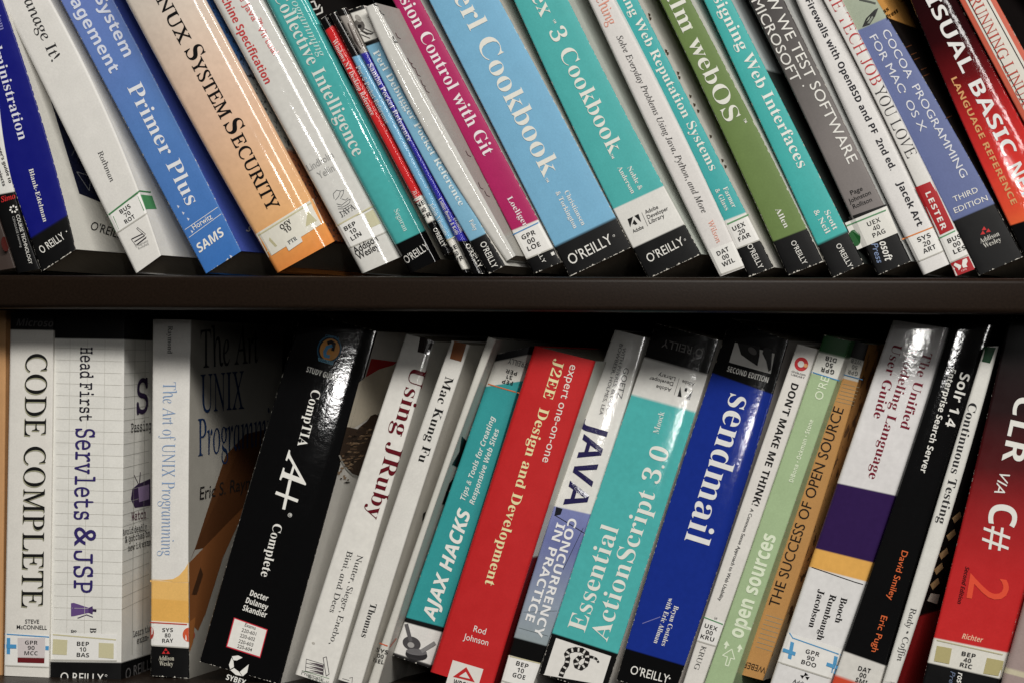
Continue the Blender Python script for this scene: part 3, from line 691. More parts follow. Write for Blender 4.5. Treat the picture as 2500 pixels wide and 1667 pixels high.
# --- green
b = book('paperback_book', 'olive-green book with large white title and black base', 'G1', [(206, 1480), ('E1', 1555, 0), ('E0', 1210, 0)], [(490, 1370), ('E1', 1830, 0), ('E0', 1455, 0)],
         [BLACK, ((90, 1212), (98, 122, 62))], H=233, r=1.0, rough=0.42, group=GU, wear=0.11, fc=[(196, 193, 184)])
t(T_, 'S', 'Palm webOS', ('E0', 1165, -212), ('E0', 1742, 984), 130, (212, 213, 202)); ell(T_, ('E0', 1465, 222), 10, 10, (190, 200, 170)); t(T_, 'G', 'TM', ('E0', 1874, 956), ('E0', 1892, 986), 22, W)
t(A_, 'S', 'Allen', (105, 955), (182, 1106), 44, W); t(PB, 'N', "O'REILLY", (228, 1216), (328, 1398), 42, W)
# --- teal interfaces
b = book('paperback_book', 'teal book with black base leaning on a mid-grey book', 'G1', [(562, 1500), ('E0', 1560, 0)], [(814, 1386), (690, 1140), ('E0', 1780, 0)],
         [BLACK, ((450, 1238), (42, 164, 160))], H=233, r=1.0, rough=0.4, group=GU, wear=0.09,
         fc=['g', ((450, 1238), (38, 42, 40)), ((0, -60), (46, 52, 50)), ((0, -84), (172, 182, 182)), ((-300, -700), (176, 184, 184))])
t(T_, 'S', 'Designing Web Interfaces', ('E0', 1548, -178), (292, 632), 90, (214, 217, 210)); t(A_, 'S', 'Scott', (496, 974), (572, 1122), 44, W); t(A_, 'S', '& Neil', (410, 970), (512, 1152), 44, W)
t(PB, 'N', "O'REILLY", (588, 1240), (692, 1424), 42, W)
# --- grey
b = book('paperback_book', 'mid-grey book with white sans capitals and a green-dotted label', 'G1', [(922, 1480), (520, 600), ('G0', -106, 0)], [(1190, 1366), (985, 940), ('G0', 176, 0)],
         ['g', ((922, 1480), (15, 15, 16)), ((800, 1246), (15, 15, 16)), ((799, 1243), (118, 112, 110)), ((520, 500), (116, 110, 108)), ((300, -60), (92, 88, 86)), ((0, -700), (62, 59, 58))],
         H=229, r=1.5, rough=0.4, group=GU, fc=[(172, 174, 172)], wear=0.06)
t(T_, 'N', 'HOW WE TEST SOFTWARE', ('G0', -65, -205), ('G0', 692, 1313), 84, W); t(T_, 'N', 'MICROSOFT', ('G0', -85, 12), ('G0', 243, 668), 80, W); ell(T_, ('G0', 330, 688), 7, 7, W)
for s, a, c in (('Page', (714, 840), (808, 800)), ('Johnston', (700, 906), (874, 832)), ('Rollison', (734, 950), (882, 888))): t(A_, 'N', s, a, c, 36, INK)
q(SL, [(690, 1016), (990, 912), (1000, 936), (700, 1040)], (14, 14, 14)); q(SL, [(662, 1062), (996, 926), (1085, 1140), (762, 1276)], (208, 207, 200), 'S', 2); line(SL, [(676, 1086), (1000, 956)], 11, (78, 136, 92), 'S', 3)
ell(SL, (742, 1182), 46, 66, (22, 84, 36), -14, 'S', 3)
label3(('UEX', (848, 1092), (950, 1050)), ('40', (894, 1128), (946, 1106)), ('PAG', (892, 1182), (990, 1140)), 42)
t(PB, 'GBI', 'osoft', (936, 1216), (986, 1372), 62, W); t(PB, 'GI', 'Press', (872, 1230), (922, 1386), 50, (120, 140, 176))
# --- white firewall book
b = book('paperback_book', 'white book with bold black extended title and an orange-lined label', 'G1', [(1286, 1478), (1140, 1180), ('G0', 270, 0)], [(1500, 1388), (1370, 1095), ('G0', 488, 0)],
         [(206, 204, 202)], H=228, r=2.6, rough=0.45, group=GU, yaw=0)
t(T_, 'GB', 'Firewalls with OpenBSD and PF  2nd ed.', ('G0', 347, 6), ('G0', 1027, 1364), 52, (20, 20, 30)); t(A_, 'GB', 'Jacek Art', (1076, 742), (1242, 1092), 54, (20, 20, 30))
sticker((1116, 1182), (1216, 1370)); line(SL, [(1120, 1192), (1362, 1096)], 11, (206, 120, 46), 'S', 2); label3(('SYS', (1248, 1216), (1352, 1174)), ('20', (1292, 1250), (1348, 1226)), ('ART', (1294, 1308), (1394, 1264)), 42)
# --- white and red
b = book('paperback_book', 'white book with thin red and black capitals and a red author panel', 'G1', [(1545, 1488), (1407, 1165), ('G0', 490, 0)], [(1700, 1418), (1362, 735), ('G0', 626, 0)],
         [(206, 204, 200)], H=228, r=0.8, rough=0.45, group=GU, yaw=0)
t(T_, 'SUT', 'LAND THE TECH JOB', ('G0', 285, -490), ('G0', 884, 690), 92, (176, 26, 34)); t(T_, 'SUT', 'YOU LOVE', ('G0', 886, 712), ('G0', 1162, 1270), 90, (52, 50, 52))
q('author_panel', [(1220, 780), (1357, 726), (1534, 1106), (1408, 1165)], (164, 12, 22)); t(A_, 'GB', 'LESTER', (1302, 826), (1436, 1122), 46, W, space=1.15)
sticker((1408, 1176), (1496, 1376)); line(SL, [(1412, 1186), (1552, 1120)], 11, (86, 150, 104), 'S', 2); label3(('BUS', (1490, 1226), (1592, 1180)), ('00', (1534, 1262), (1590, 1236)), ('LES', (1536, 1312), (1632, 1270)), 42)
q(PB, [(1505, 1382), (1648, 1326), (1698, 1430), (1546, 1488)], (162, 14, 26))
for pts in ([(1590, 1400), (1540, 1380), (1530, 1400), (1566, 1424), (1570, 1440), (1588, 1420)], [(1596, 1398), (1602, 1356), (1632, 1342), (1642, 1366), (1630, 1392), (1640, 1412), (1606, 1420)], [(1524, 1428), (1540, 1420), (1536, 1440)]): q(PB, pts, W, 'S', 2)
t(PB, 'GB', 'LIFE', (1594, 1450), (1636, 1434), 13, (220, 170, 170))
# --- slate
b = book('paperback_book', 'slate-blue book with wide silver capitals and a black foot with three red triangles', 'G1', [(1730, 1482), (1365, 735), ('G0', 632, 0)], [(2085, 1330), (1855, 905), ('G0', 915, 0)],
         [(15, 15, 16), ((1532, 1046), (92, 104, 150)), (('G0', 755, 246), (146, 156, 136))], H=234, r=1.2, rough=0.42, group=GU, fc=[(22, 17, 15), (('G0', 750, 250), (214, 150, 60))], yaw=0, wear=0.04)
t(T_, 'N', 'COCOA  PROGRAMMING', ('G0', 955, 256), ('G0', 1594, 1427), 60, (204, 206, 212)); t(T_, 'N', 'FOR MAC  OS X', ('G0', 857, 300), ('G0', 1267, 1056), 60, (204, 206, 212))
ell(T_, ('G0', 1182, 592), 7, 7, W); ell(T_, ('G0', 1140, 734), 7, 7, W)
t(T_, 'N', 'THIRD', (1536, 896), (1728, 814), 44, W); t(T_, 'N', 'EDITION', (1542, 986), (1806, 880), 44, W)
q('picture', [('G0', 800, 220), ('G0', 830, 150), ('G0', 900, 80), ('G0', 930, 66), ('G0', 905, 130), ('G0', 860, 200)], (30, 30, 30)); q('picture', [('G0', 840, 190), ('G0', 880, 130), ('G0', 890, 140), ('G0', 860, 190)], (120, 126, 116), 'S', 2); line('picture', [('G0', 780, 0), ('G0', 870, 20), ('G0', 905, 30)], 16, (60, 64, 58))
for x, y in ((1772, 1106), (1762, 1140), (1806, 1122)): q(PB, [(x, y - 16), (x + 20, y + 10), (x - 18, y + 16)], (190, 24, 28))
t(PB, 'S', 'Addison', (1746, 1226), (1898, 1162), 38, (190, 188, 180)); t(PB, 'S', 'Wesley', (1776, 1264), (1912, 1206), 38, (190, 188, 180))
t('cover_lettering', 'GB', 'Press', ('G0', 1004, 156), ('G0', 1090, 96), 30, (40, 26, 10), 'R', up=(-14, -30)); t('cover_lettering', 'GB', 'ss', ('G0', 978, 108), ('G0', 1016, 82), 28, (40, 26, 10), 'R', up=(-14, -28))
for x, y in ((1150, 380), (1190, 440), (1215, 480), (1270, 560), (1290, 610), (1470, 945)): line('cover_lettering', [('G0', x, y), ('G0', x + 44, y - 18)], 7, (92, 52, 26), 'R')
# --- dark red to orange
b = book('paperback_book', 'glossy book fading from dark maroon to orange-red with big white sans capitals', 'G1', [(2096, 1328), (1975, 1080), ('G0', 1185, 0)], [(2560, 1180), ('G0', 1557, 0)],
         ['g', ((2096, 1328), BLACK), ((1977, 1084), BLACK), ((1976, 1080), (220, 84, 26)), ((1930, 960), (218, 62, 22)), ((1760, 620), (204, 30, 20)), ((1600, 200), (166, 14, 18)), ((1500, -60), (96, 8, 14)), ((1330, -360), (42, 6, 10)), ((1100, -900), (24, 8, 10))],
         H=233, r=1.4, bow=0.8, rough=0.17, bump=0.32, group=GU, glint=('G1', 2040, 740), wear=0.04)
t(T_, 'GB', 'VISUAL BASIC', ('G0', 1230, -145), ('G0', 1937, 1258), 116, (220, 216, 214)); t(T_, 'GB', '.NET', ('G0', 1944, 1302), ('G0', 2090, 1590), 112, (220, 216, 214))
t(T_, 'GB', 'LANGUAGE REFERENCE', ('G0', 1508, 632), ('G0', 1995, 1640), 48, (206, 150, 92))
# --- framed
b = book('paperback_book', 'book with white title panel framed in black and brick red, ending the upper row', 'G1', [(2576, 1180), ('G0', 1572, 0)], [(2870, 1110), ('G0', 1868, 0)],
         [(192, 84, 58)], H=233, r=1.0, rough=0.3, group=GU, fc=[(24, 20, 20)], wear=0.03)
def strip(p, u0, u1, ytop, ybot, col, lvl):
    k = [(SYS[p][0], SYS[p][1])]
    def at_u(u, y):
        yy = k[0][1] + y / ZS; xl, xr = b.fl(yy), b.fr(yy); return (p, (xl + (xr - xl) * u - k[0][0]) * ZS, y)
    q('title_panel', [at_u(u0, ytop), at_u(u1, ytop), at_u(u1, ybot), at_u(u0, ybot)], col, 'S', lvl)
strip('G0', 0.17, 0.84, -500, 1500, (204, 200, 190), 1); strip('G0', 0.235, 0.265, -500, 1500, (22, 20, 20), 2); strip('G0', 0.735, 0.765, -500, 1500, (22, 20, 20), 2); 
t(T_, 'SU', 'RUNNING LINUX', ('G0', 1648, -6), ('G0', 2082, 856), 92, (176, 62, 48))['lvl'] = 3
# ================================================================== lower row, upright at one end and leaning over to the other
GL = 'books standing on the lower shelf'
# --- tan
b = book('hardcover_book', 'tan book edge at the very end of the lower row', 'b', [(-190, 1500), ('a', -170, 60)], [(28, 1502), ('a', 58, 60)], [(178, 132, 82)], top=(('a', -170, 60), ('a', 58, 60)), r=2, rough=0.5, hard=True, seen=True, group=GL,
         speckle=(24, 0.6, (150, 106, 62)), yaw=0)
# --- white, tall black roman capitals
b = book('paperback_book', 'white book with tall thin black roman capitals and a blue-crossed label', 'b', [(32, 1506), ('a', 86, 70)], [(394, 1522), ('a', 432, 76)], [(206, 203, 196), (('a', 84, 212), BLACK)], top=(('a', 86, 70), ('a', 432, 76)), r=1.2, rough=0.45, seen=True, skew=0.06, group=GL, yaw=0)
t(T_, 'SU', 'CODE COMPLETE', ('a', 207, 400), (172, 957), 170, (16, 16, 16))['lvl'] = 3
t('title_shadow', 'SU', 'CODE COMPLETE', ('a', 203, 409), (168, 966), 170, (150, 148, 122))
t(A_, 'NB', 'STEVE', (200, 1090), (312, 1092), 32, INK); t(A_, 'NB', 'McCONNELL', (133, 1134), (374, 1140), 32, INK)
t(PB, 'GBI', 'Microso', ('a', 130, 182), ('a', 426, 190), 58, (78, 76, 76))
sticker((38, 1168), (34, 1420)); line(SL, [(38, 1175), (390, 1199)], 9, (52, 132, 186), 'S', 2); q(SL, [(140, 1204), (360, 1206), (356, 1362), (142, 1360)], (192, 184, 184), 'S', 2); q(SL, [(140, 1362), (355, 1366), (353, 1408), (140, 1402)], (98, 14, 22), 'S', 2)
q(SL, [(54, 1205), (82, 1206), (80, 1336), (53, 1334)], (58, 138, 190), 'S', 2); q(SL, [(36, 1256), (130, 1258), (130, 1290), (36, 1288)], (58, 138, 190), 'S', 3); q(SL, [(362, 1270), (390, 1271), (388, 1304), (361, 1303)], (58, 138, 190), 'S', 2)
label3(('GPR', (199, 1258), (300, 1260)), ('90', (223, 1298), (272, 1300)), ('MCC', (194, 1342), (300, 1344)), 36)
# --- grid paper
b = book('paperback_book', 'broad white grid-paper book with purple title and beige-squared label', 'b', [(397, 1650), ('a', 432, 70)], [(968, 1660), ('a', 998, 78)], [BLACK, ((398, 1396), (207, 206, 200)), (('a', 432, 282), (14, 14, 14))],
         top=(('a', 432, 70), ('a', 998, 78)), r=1.0, rough=0.45, group=GL, yaw=0, pitch=1, skew=0.06)
for x in (560, 700, 838): line('grid_lines', [('a', x, 290), ('b', x - 30, 1400)], 3, (176, 174, 166))
for k in range(24):
    y = 355 + 94 * k
    if not 960 < 0: line('grid_lines', [('a', 434 - k * 1.5, y), ('a', 992 - k * 1.3, y + 16)], 3, (176, 174, 166))
for k in range(23):
    y = 372 + 94 * k; line('grid_lines', [('a', 994 - k * 1.1, y), ('a', 1188, y - 2 - k * 4.6)], 3, (150, 150, 142), 'R')
for x in (1078, 1160): line('grid_lines', [('a', x, 300), ('b', x - 24, 1340)], 3, (150, 150, 142), 'R')
t(T_, 'MB', 'Head First', ('a', 641, 350), ('a', 634, 938), 98, (30, 26, 40)); t(T_, 'MB', 'Servlets', ('a', 606, 995), (590, 262), 150, (44, 34, 96)); t(T_, 'MB', '&', (594, 322), (594, 475), 150, (44, 34, 96)); t(T_, 'MB', 'JSP', (592, 508), (588, 846), 150, (44, 34, 96))
t(A_, 'S', 'B', (718, 1124), (717, 1164), 50, (50, 48, 50)); t(A_, 'S', '&', (566, 1140), (565, 1166), 46, (50, 48, 50))
PU = (92, 66, 122)
q('picture', [(566, 928), (590, 926), (706, 964), (722, 985), (706, 1006), (590, 1032), (566, 1034)], PU); q('picture', [(706, 966), (738, 952), (742, 986), (738, 1018), (706, 1004)], (70, 48, 98), 'S', 2); q('picture', [(738, 976), (770, 978), (768, 1000), (738, 996)], (40, 28, 56)); line('picture', [(620, 1048), (690, 1022), (740, 1040)], 8, (52, 38, 74))
sticker((398, 1168), (397, 1376), 0.01, 0.93); line(SL, [(398, 1177), (924, 1221)], 10, BEIGE, 'S', 2); q(SL, [(422, 1214), (538, 1222), (532, 1342), (418, 1336)], BEIGE, 'S', 2); q(SL, [(788, 1244), (907, 1250), (906, 1372), (786, 1362)], BEIGE, 'S', 2)
label3(('BEP', (613, 1268), (710, 1270)), ('10', (640, 1313), (688, 1313)), ('BAS', (611, 1356), (710, 1360)), 36)
t(PB, 'N', "O REILLY", (481, 1550), (824, 1564), 70, W); ell(PB, (846, 1506), 9, 9, W); ell(PB, (846, 1506), 6, 6, BLACK, 0, 'S', 2)
CL = 'cover_lettering'
t(CL, 'MB', 'S', ('a', 1090, 880), ('a', 1182, 866), 240, (44, 30, 62), 'R', up=(2, -272)); t(CL, 'M', 'Passing', ('a', 1047, 1030), ('a', 1206, 1008), 70, INK, 'R', up=(0, -74))
q('picture', [('a', 1056, 1478), ('a', 1100, 1440), ('a', 1200, 1396), ('a', 1200, 1610), ('a', 1076, 1630), ('a', 1044, 1560)], (52, 34, 70), 'R'); q('picture', [('a', 1102, 1468), ('a', 1190, 1440), ('a', 1190, 1560), ('a', 1110, 1584)], (140, 118, 158), 'R', 2)
line('picture', [('a', 1070, 1368), ('a', 1104, 1440)], 6, (60, 40, 60), 'R'); line('picture', [('a', 1120, 1345), ('a', 1112, 1440)], 6, (60, 40, 60), 'R')
t('cover_note', 'MB', 'Watch', (1050, 272), (1166, 250), 66, (84, 44, 62), 'R', up=(0, -66))
for s, a, c in (('Avoid deadly', (980, 390), (1172, 342)), ('& gotchas on', (1000, 450), (1198, 394)), ('new 1.4 exam', (1024, 515), (1206, 464)), ('Learn the', (1064, 1200), (1206, 1150)), ('exam-', (1094, 1254), (1186, 1220))): t('cover_note', 'M', s, a, c, 46, INK, 'R', up=(-2, -48))
t('cover_publisher_mark', 'N', 'O REILLY', (1002, 1538), (1230, 1442), 80, (96, 94, 94), 'R', up=(0, -84))
# --- white tan swoosh
b = book('paperback_book', 'white book with a tan swoosh, orange-dotted label and black foot', 'b', [(1202, 1508), ('a', 1220, 130)], [(1512, 1530), (1505, 600), ('a', 1528, 130)],
         [BLACK, ((1200, 1262), (208, 206, 200)), ((1198, 1070), (214, 160, 62)), ((1198, 892), (218, 170, 84)), ((1198, 742), (206, 204, 199))], top=(('a', 1222, 128), ('a', 1530, 134)), r=1.2, rough=0.4, seen=True, group=GL, yaw=0, pitch=1, skew=0.08, wear=0.07,
         fc=[(170, 166, 156)])
q('swoosh', [(1198, 744), (1300, 744), (1380, 736), (1400, 760), (1198, 760)], (218, 170, 84)); q('swoosh', [(1378, 737), (1430, 708), (1430, 760), (1378, 760)], (218, 170, 84)); q('swoosh', [(1429, 708), (1475, 655), (1475, 760), (1429, 760)], (218, 170, 84)); q('swoosh', [(1474, 656), (1507, 598), (1508, 760), (1474, 760)], (218, 170, 84))
t(T_, 'SUT', 'The Art of UNIX Programming', ('a', 1300, 626), (1285, 552), 102, (118, 146, 184)); t(A_, 'S', 'Raymond', ('a', 1340, 184), ('a', 1336, 400), 38, (46, 46, 48))
sticker((1199, 1072), (1200, 1260)); line(SL, [(1199, 1082), (1506, 1100)], 10, (178, 56, 34), 'S', 2); ell(SL, (1505, 1180), 48, 56, (196, 72, 26), 0, 'S', 2, 24, 90, 270); ell(SL, (1199, 1166), 28, 50, (160, 42, 30), 0, 'S', 2, 24, -90, 90); ell(SL, (1508, 1180), 46, 56, (176, 60, 24), 0, 'R', 1, 24, -90, 90)
label3(('SYS', (1294, 1158), (1380, 1158)), ('80', (1314, 1201), (1360, 1201)), ('RAY', (1294, 1244), (1382, 1242)), 36)
for x, y in ((1322, 1298), (1306, 1322), (1340, 1322)): q(PB, [(x, y - 13), (x + 15, y + 10), (x - 15, y + 10)], (190, 24, 28))
t(PB, 'S', 'Addison', (1264, 1384), (1388, 1386), 36, (180, 176, 160)); t(PB, 'S', 'Wesley', (1270, 1426), (1380, 1430), 36, (180, 176, 160))
q('picture', [(1510, 606), (1560, 480), (1690, 80), (1800, -250), (1960, -420)], (98, 58, 27), 'R'); q('picture', [(1510, 606), (1960, -420), (2140, -460), (2050, -90), (1980, 120)], (90, 52, 24), 'R'); q('picture', [(1510, 606), (1980, 120), (1780, 560), (1640, 1010), (1580, 1150), (1512, 1075)], (136, 80, 34), 'R')  # brown swoosh print, with the cover's deep shade darkened into its colours
q('picture', [(1530, 860), (1600, 640), (1620, 700), (1570, 860)], (70, 44, 26), 'R', 2); q('picture', [(1512, 1075), (1560, 1040), (1540, 1240), (1512, 1320)], (164, 98, 38), 'R', 2)
NAVY = (24, 50, 92)
t(CL, 'SU', 'The Art', ('a', 1600, 516), ('a', 2060, 470), 300, (40, 44, 52), 'R', up=(0, -300)); t(CL, 'SU', 'UNIX', ('a', 1600, 868), ('a', 1948, 838), 300, NAVY, 'R', up=(0, -300)); t(CL, 'SU', 'Programming', ('a', 1580, 1218), ('a', 2290, 1100), 300, NAVY, 'R', up=(0, -296)); t('cover_author', 'G', 'Eric S. Raymond', ('a', 1594, 1566), ('a', 2150, 1440), 96, (36, 34, 34), 'R', up=(4, -102))
# --- black study guide
b = book('paperback_book', 'thick glossy black study guide with white serif title and red-framed number box', 'b', [(1562, 1498), (1988, 0), ('c', 385, 55)], [(2209, 1676), (2666, 0), ('c', 985, 228)], [(9, 9, 10)], top=(('c', 385, 60), ('c', 985, 228)),
         r=1.4, rough=0.13, bump=0.16, bow=0.35, group=GL, glint=('c', 690, 690), fc=[(190, 187, 180)], wear=0.03, scale=70)
ell('emblem', ('c', 600, 368), 96, 110, (40, 96, 128), 20); ell('emblem', ('c', 600, 368), 86, 98, (18, 30, 42), 20, 'S', 2); ell('emblem', ('c', 604, 370), 78, 88, (216, 146, 52), 20, 'S', 3)
for pts, c in (([('c', 622, 340), ('c', 585, 350), ('c', 566, 385), ('c', 568, 420), ('c', 600, 425)], (72, 150, 200)), ([('c', 590, 318), ('c', 615, 308), ('c', 640, 325), ('c', 628, 375)], (30, 20, 16))):
    for k in range(len(pts) - 1): line('emblem', [pts[k], pts[k + 1]], 26, c, 'S', 4)
q('emblem', [('c', 512, 432), ('c', 636, 464), ('c', 628, 492), ('c', 516, 460)], (110, 178, 206), 'S', 5); t('emblem', 'GB', 'QUALITY', ('c', 518, 456), ('c', 628, 486), 20, (20, 60, 90))['lvl'] = 6
t('emblem', 'G', 'COMPTIA', ('c', 568, 268), ('c', 678, 292), 20, (70, 130, 160))['lvl'] = 3
t('edition_mark', 'GB', 'STUDY GUIDE', ('c', 415, 544), ('c', 660, 618), 44, W)
t(T_, 'S', 'CompTIA', ('c', 463, 682), ('c', 346, 1132), 74, W); t(T_, 'SBI', 'A', ('c', 282, 1166), ('c', 206, 1406), 205, W)
line(T_, [('d', 178, 48), ('d', 346, 112)], 26, W); line(T_, [('d', 288, -50), ('d', 238, 176)], 24, W, 'S', 2)
ell(T_, ('d', 287, 226), 17, 17, (190, 189, 184)); ell(T_, ('d', 287, 226), 12, 12, (9, 9, 10), 0, 'S', 2); t(T_, 'GB', 'R', ('d', 284, 217), ('d', 280, 232), 14, W)['lvl'] = 3
t(T_, 'S', 'Complete', ('d', 158, 290), ('d', 52, 710), 72, W)
for s, a, c in (('Docter', (1990, 866), (2131, 914)), ('Dulaney', (1957, 924), (2130, 984)), ('Skandier', (1932, 984), (2121, 1046))): t(A_, 'GB', s, a, c, 46, W)
q('number_box', [(1866, 1042), ('d', 110, 1138), ('d', 50, 1366), (1803, 1277)], (190, 26, 50)); q('number_box', [(1872, 1052), ('d', 101, 1144), ('d', 45, 1354), (1813, 1271)], (212, 210, 204), 'S', 2)
for s, a, c in (('Exams', (1950, 1112), (2036, 1142)), ('220-601', (1925, 1154), (2040, 1188)), ('220-602', (1912, 1198), (2030, 1232)), ('220-603', (1900, 1242), (2016, 1276)), ('220-604', (1890, 1282), (2006, 1316))): t('number_box', 'G', s, a, c, 28, (40, 38, 38))['lvl'] = 3
for pts in ([(1850, 1352), (1900, 1345), (1935, 1362), (1890, 1385), (1862, 1384)], [(1848, 1362), (1862, 1392), (1866, 1438), (1836, 1454), (1826, 1420)], [(1838, 1462), (1868, 1446), (1905, 1474), (1930, 1510), (1880, 1500)], [(1912, 1476), (1984, 1416), (1972, 1480), (1936, 1512)]): q(PB, pts, W)
t(PB, 'GB', 'SYBEX', (1800, 1536), (1952, 1584), 44, W)
q('cover_flash', [('c', 936, 440), ('c', 1140, 468), ('c', 1112, 492), ('c', 1000, 526), ('c', 890, 590)], (168, 14, 18), 'R'); q('picture', [('c', 838, 632), ('c', 900, 576), ('c', 1000, 522), ('c', 1130, 486), ('c', 1000, 880), ('c', 960, 890), ('c', 800, 990), ('c', 742, 985)], (186, 176, 156), 'R')
q('picture', [('c', 742, 985), ('c', 826, 1002), ('c', 862, 968), ('c', 900, 940), ('c', 932, 896), ('c', 966, 882), ('c', 1010, 900), ('c', 850, 1380), ('c', 775, 1352), ('c', 705, 1262), ('c', 682, 1212)], (54, 40, 30), 'R', 2)
rr = random.Random(3)
for k in range(90):
    v = rr.random(); x = 700 + v * 200 + rr.uniform(-60, 60); y = 1340 - v * 400 + rr.uniform(-80, 120)
    if x + (y - 1000) * 0.26 < 748 or y < 1000 - (x - 830) * 0.6: continue
    w_, h_ = rr.uniform(8, 30), rr.uniform(4, 10); c_ = rr.choice(((112, 88, 64), (86, 66, 48), (34, 26, 20), (136, 112, 84)))
    q('picture', [('c', x - w_, y + h_ * 0.6), ('c', x - w_ * 0.2, y - h_), ('c', x + w_, y - h_ * 0.4), ('c', x + w_ * 0.3, y + h_)], c_, 'R', 3)
line('picture', [('c', 682, 1212), ('c', 705, 1266), ('c', 740, 1320), ('c', 780, 1362), ('c', 836, 1386)], 12, (150, 148, 142), 'R', 3)
# --- white, dark red serif
b = book('paperback_book', 'white book with dark red serif title and a drawn stack of books near its foot', 'd', [(318, 1532), (808, 0), ('c', 1215, 245)], [(622, 1604), (1100, 0), ('c', 1442, 308)], [(206, 204, 198)], top=(('c', 1215, 245), ('c', 1442, 308)), r=1.6, rough=0.17, bump=0.14, group=GL, fc=[(188, 185, 176)], glint=('c', 1425, 370))
t(T_, 'S', 'Using JRuby', ('c', 1262, 497), ('c', 894, 1700), 124, (92, 14, 26)); q('picture', [('c', 1326, 268), ('c', 1434, 304), ('c', 1396, 410), ('c', 1304, 388)], (32, 20, 20))
t(A_, 'SU', 'Nutter, Sieger, Enebo,', (828, 540), (600, 1252), 46, (50, 50, 50)); t(A_, 'SU', 'Bini, and Dees', (746, 508), (602, 996), 46, (50, 50, 50))
for k in range(4): line(PB, [(418 - k * 2, 1374 + k * 32), (556, 1416 + k * 28)], 4, (52, 46, 52))
for k in range(3): q(PB, [(500, 1408 + k * 30), (556, 1424 + k * 28), (552, 1442 + k * 28), (440, 1402 + k * 30)], (74, 64, 70))
line(PB, [(418, 1374), (410, 1470)], 4, (52, 46, 52)); line(PB, [(556, 1416), (550, 1506)], 4, (52, 46, 52)); line(PB, [(552, 1364), (578, 1356), (600, 1494), (576, 1510), (552, 1364)], 5, (52, 46, 52)); line(PB, [(384, 1466), (600, 1530)], 4, (80, 120, 80)); ell('stain', (474, 1248), 14, 10, (168, 164, 156), 20)
t(PB, 'SU', 'Pragmatic', (372, 1492), (556, 1552), 30, (84, 92, 84)); t(PB, 'SU', 'Bookshelf', (424, 1528), (590, 1584), 30, (84, 92, 84))
# --- white, black serif
b = book('paperback_book', 'white book with black serif title and a brown square at its head', 'd', [(660, 1570), (1167, 0), ('c', 1576, 298)], [(850, 1614), (1350, 0), ('c', 1726, 334)], [(205, 203, 197)], top=(('c', 1576, 298), ('c', 1726, 334)), r=1.4, rough=0.35, group=GL, fc=[(176, 172, 163)], yaw=0)
t(T_, 'S', 'Mac Kung Fu', ('c', 1530, 577), ('c', 1308, 1256), 68, (24, 24, 24)); q('picture', [('c', 1597, 303), ('c', 1696, 326), ('c', 1652, 466), ('c', 1562, 440)], (112, 62, 26)); t(A_, 'S', 'Thomas', (932, 925), (853, 1194), 52, (40, 40, 40))
line(PB, [(706, 1530), (760, 1545)], 4, (52, 46, 52)); line(PB, [(704, 1550), (752, 1562)], 4, (52, 46, 52)); line(PB, [(762, 1526), (786, 1520), (778, 1600)], 4, (52, 46, 52)); q('picture', [(1348, 215), (1372, 196), (1356, 260), (1342, 280)], (30, 28, 26), 'R')
# --- thin white
b = book('paperback_book', 'thin blank white book with an orange-lined label at its foot', 'd', [(900, 1600), (1440, 20), ('c', 1868, 270)], [(978, 1630), (1500, 0), ('c', 1936, 290)], [(194, 192, 184)], top=(('c', 1868, 270), ('c', 1936, 290)), skew=0.1, r=1.4, rough=0.4, group=GL, fc=[(186, 184, 176)], yaw=0)
line(SL, [(1004, 1248), (1082, 1276)], 9, (200, 84, 34)); line(SL, [(1086, 1276), (1136, 1212)], 9, (180, 74, 34), 'R'); label3(('SYS', (972, 1312), (1066, 1338)), ('00', (978, 1356), (1032, 1370)), ('NEL', (948, 1396), (1034, 1416)), 36)
q('picture', [('c', 1660, 1058), ('c', 1712, 1112), ('c', 1740, 1130), ('c', 1680, 1330), ('c', 1580, 1284), ('c', 1640, 1180)], (20, 18, 18), 'R'); q('picture', [('c', 1560, 1430), ('c', 1600, 1380), ('c', 1660, 1400), ('c', 1600, 1600), ('c', 1500, 1600)], (20, 18, 18), 'R')
# --- teal hacks, upside down
b = book('paperback_book', 'teal book standing upside down with condensed white italic title and a spoon picture', 'd', [(1106, 1346), ('c', 1884, 560)], [(1405, 1446), (1872, 0), ('e', 130, 520)],
         [(22, 20, 22), ((1112, 1326), (204, 202, 198)), ((1196, 1080), BLACK), ((1216, 1040), (24, 140, 142)), (('c', 1862, 664), (202, 200, 192)), (('c', 1914, 470), BLACK)], top=(('c', 1938, 405), ('e', 215, 345)), r=1.0, rough=0.4, depth=0.15, seen=True, group=GL, yaw=0, wear=0.02)
t(T_, 'GXI', 'AJAX HACKS', (1437, 1078), (1734, 196), 106, (214, 214, 208)); t('subtitle', 'GBI', 'Tips & Tools for Creating', (1682, 112), ('c', 1924, 908), 42, (196, 206, 202)); t('subtitle', 'GBI', 'Responsive Web Sites', (1754, 146), ('c', 1958, 1006), 42, (196, 206, 202))
line(SL, [('c', 1868, 642), ('e', 96, 716)], 9, (190, 98, 44)); label3(('FEP', ('c', 2068, 620), ('c', 1983, 602)), ('31', ('c', 2064, 578), ('c', 2018, 566)), ('PER', ('e', 76, 545), ('c', 2014, 520)), 36)
t(PB, 'N', "O'REILLY", ('e', 176, 478), ('e', 8, 436), 44, (62, 60, 60))
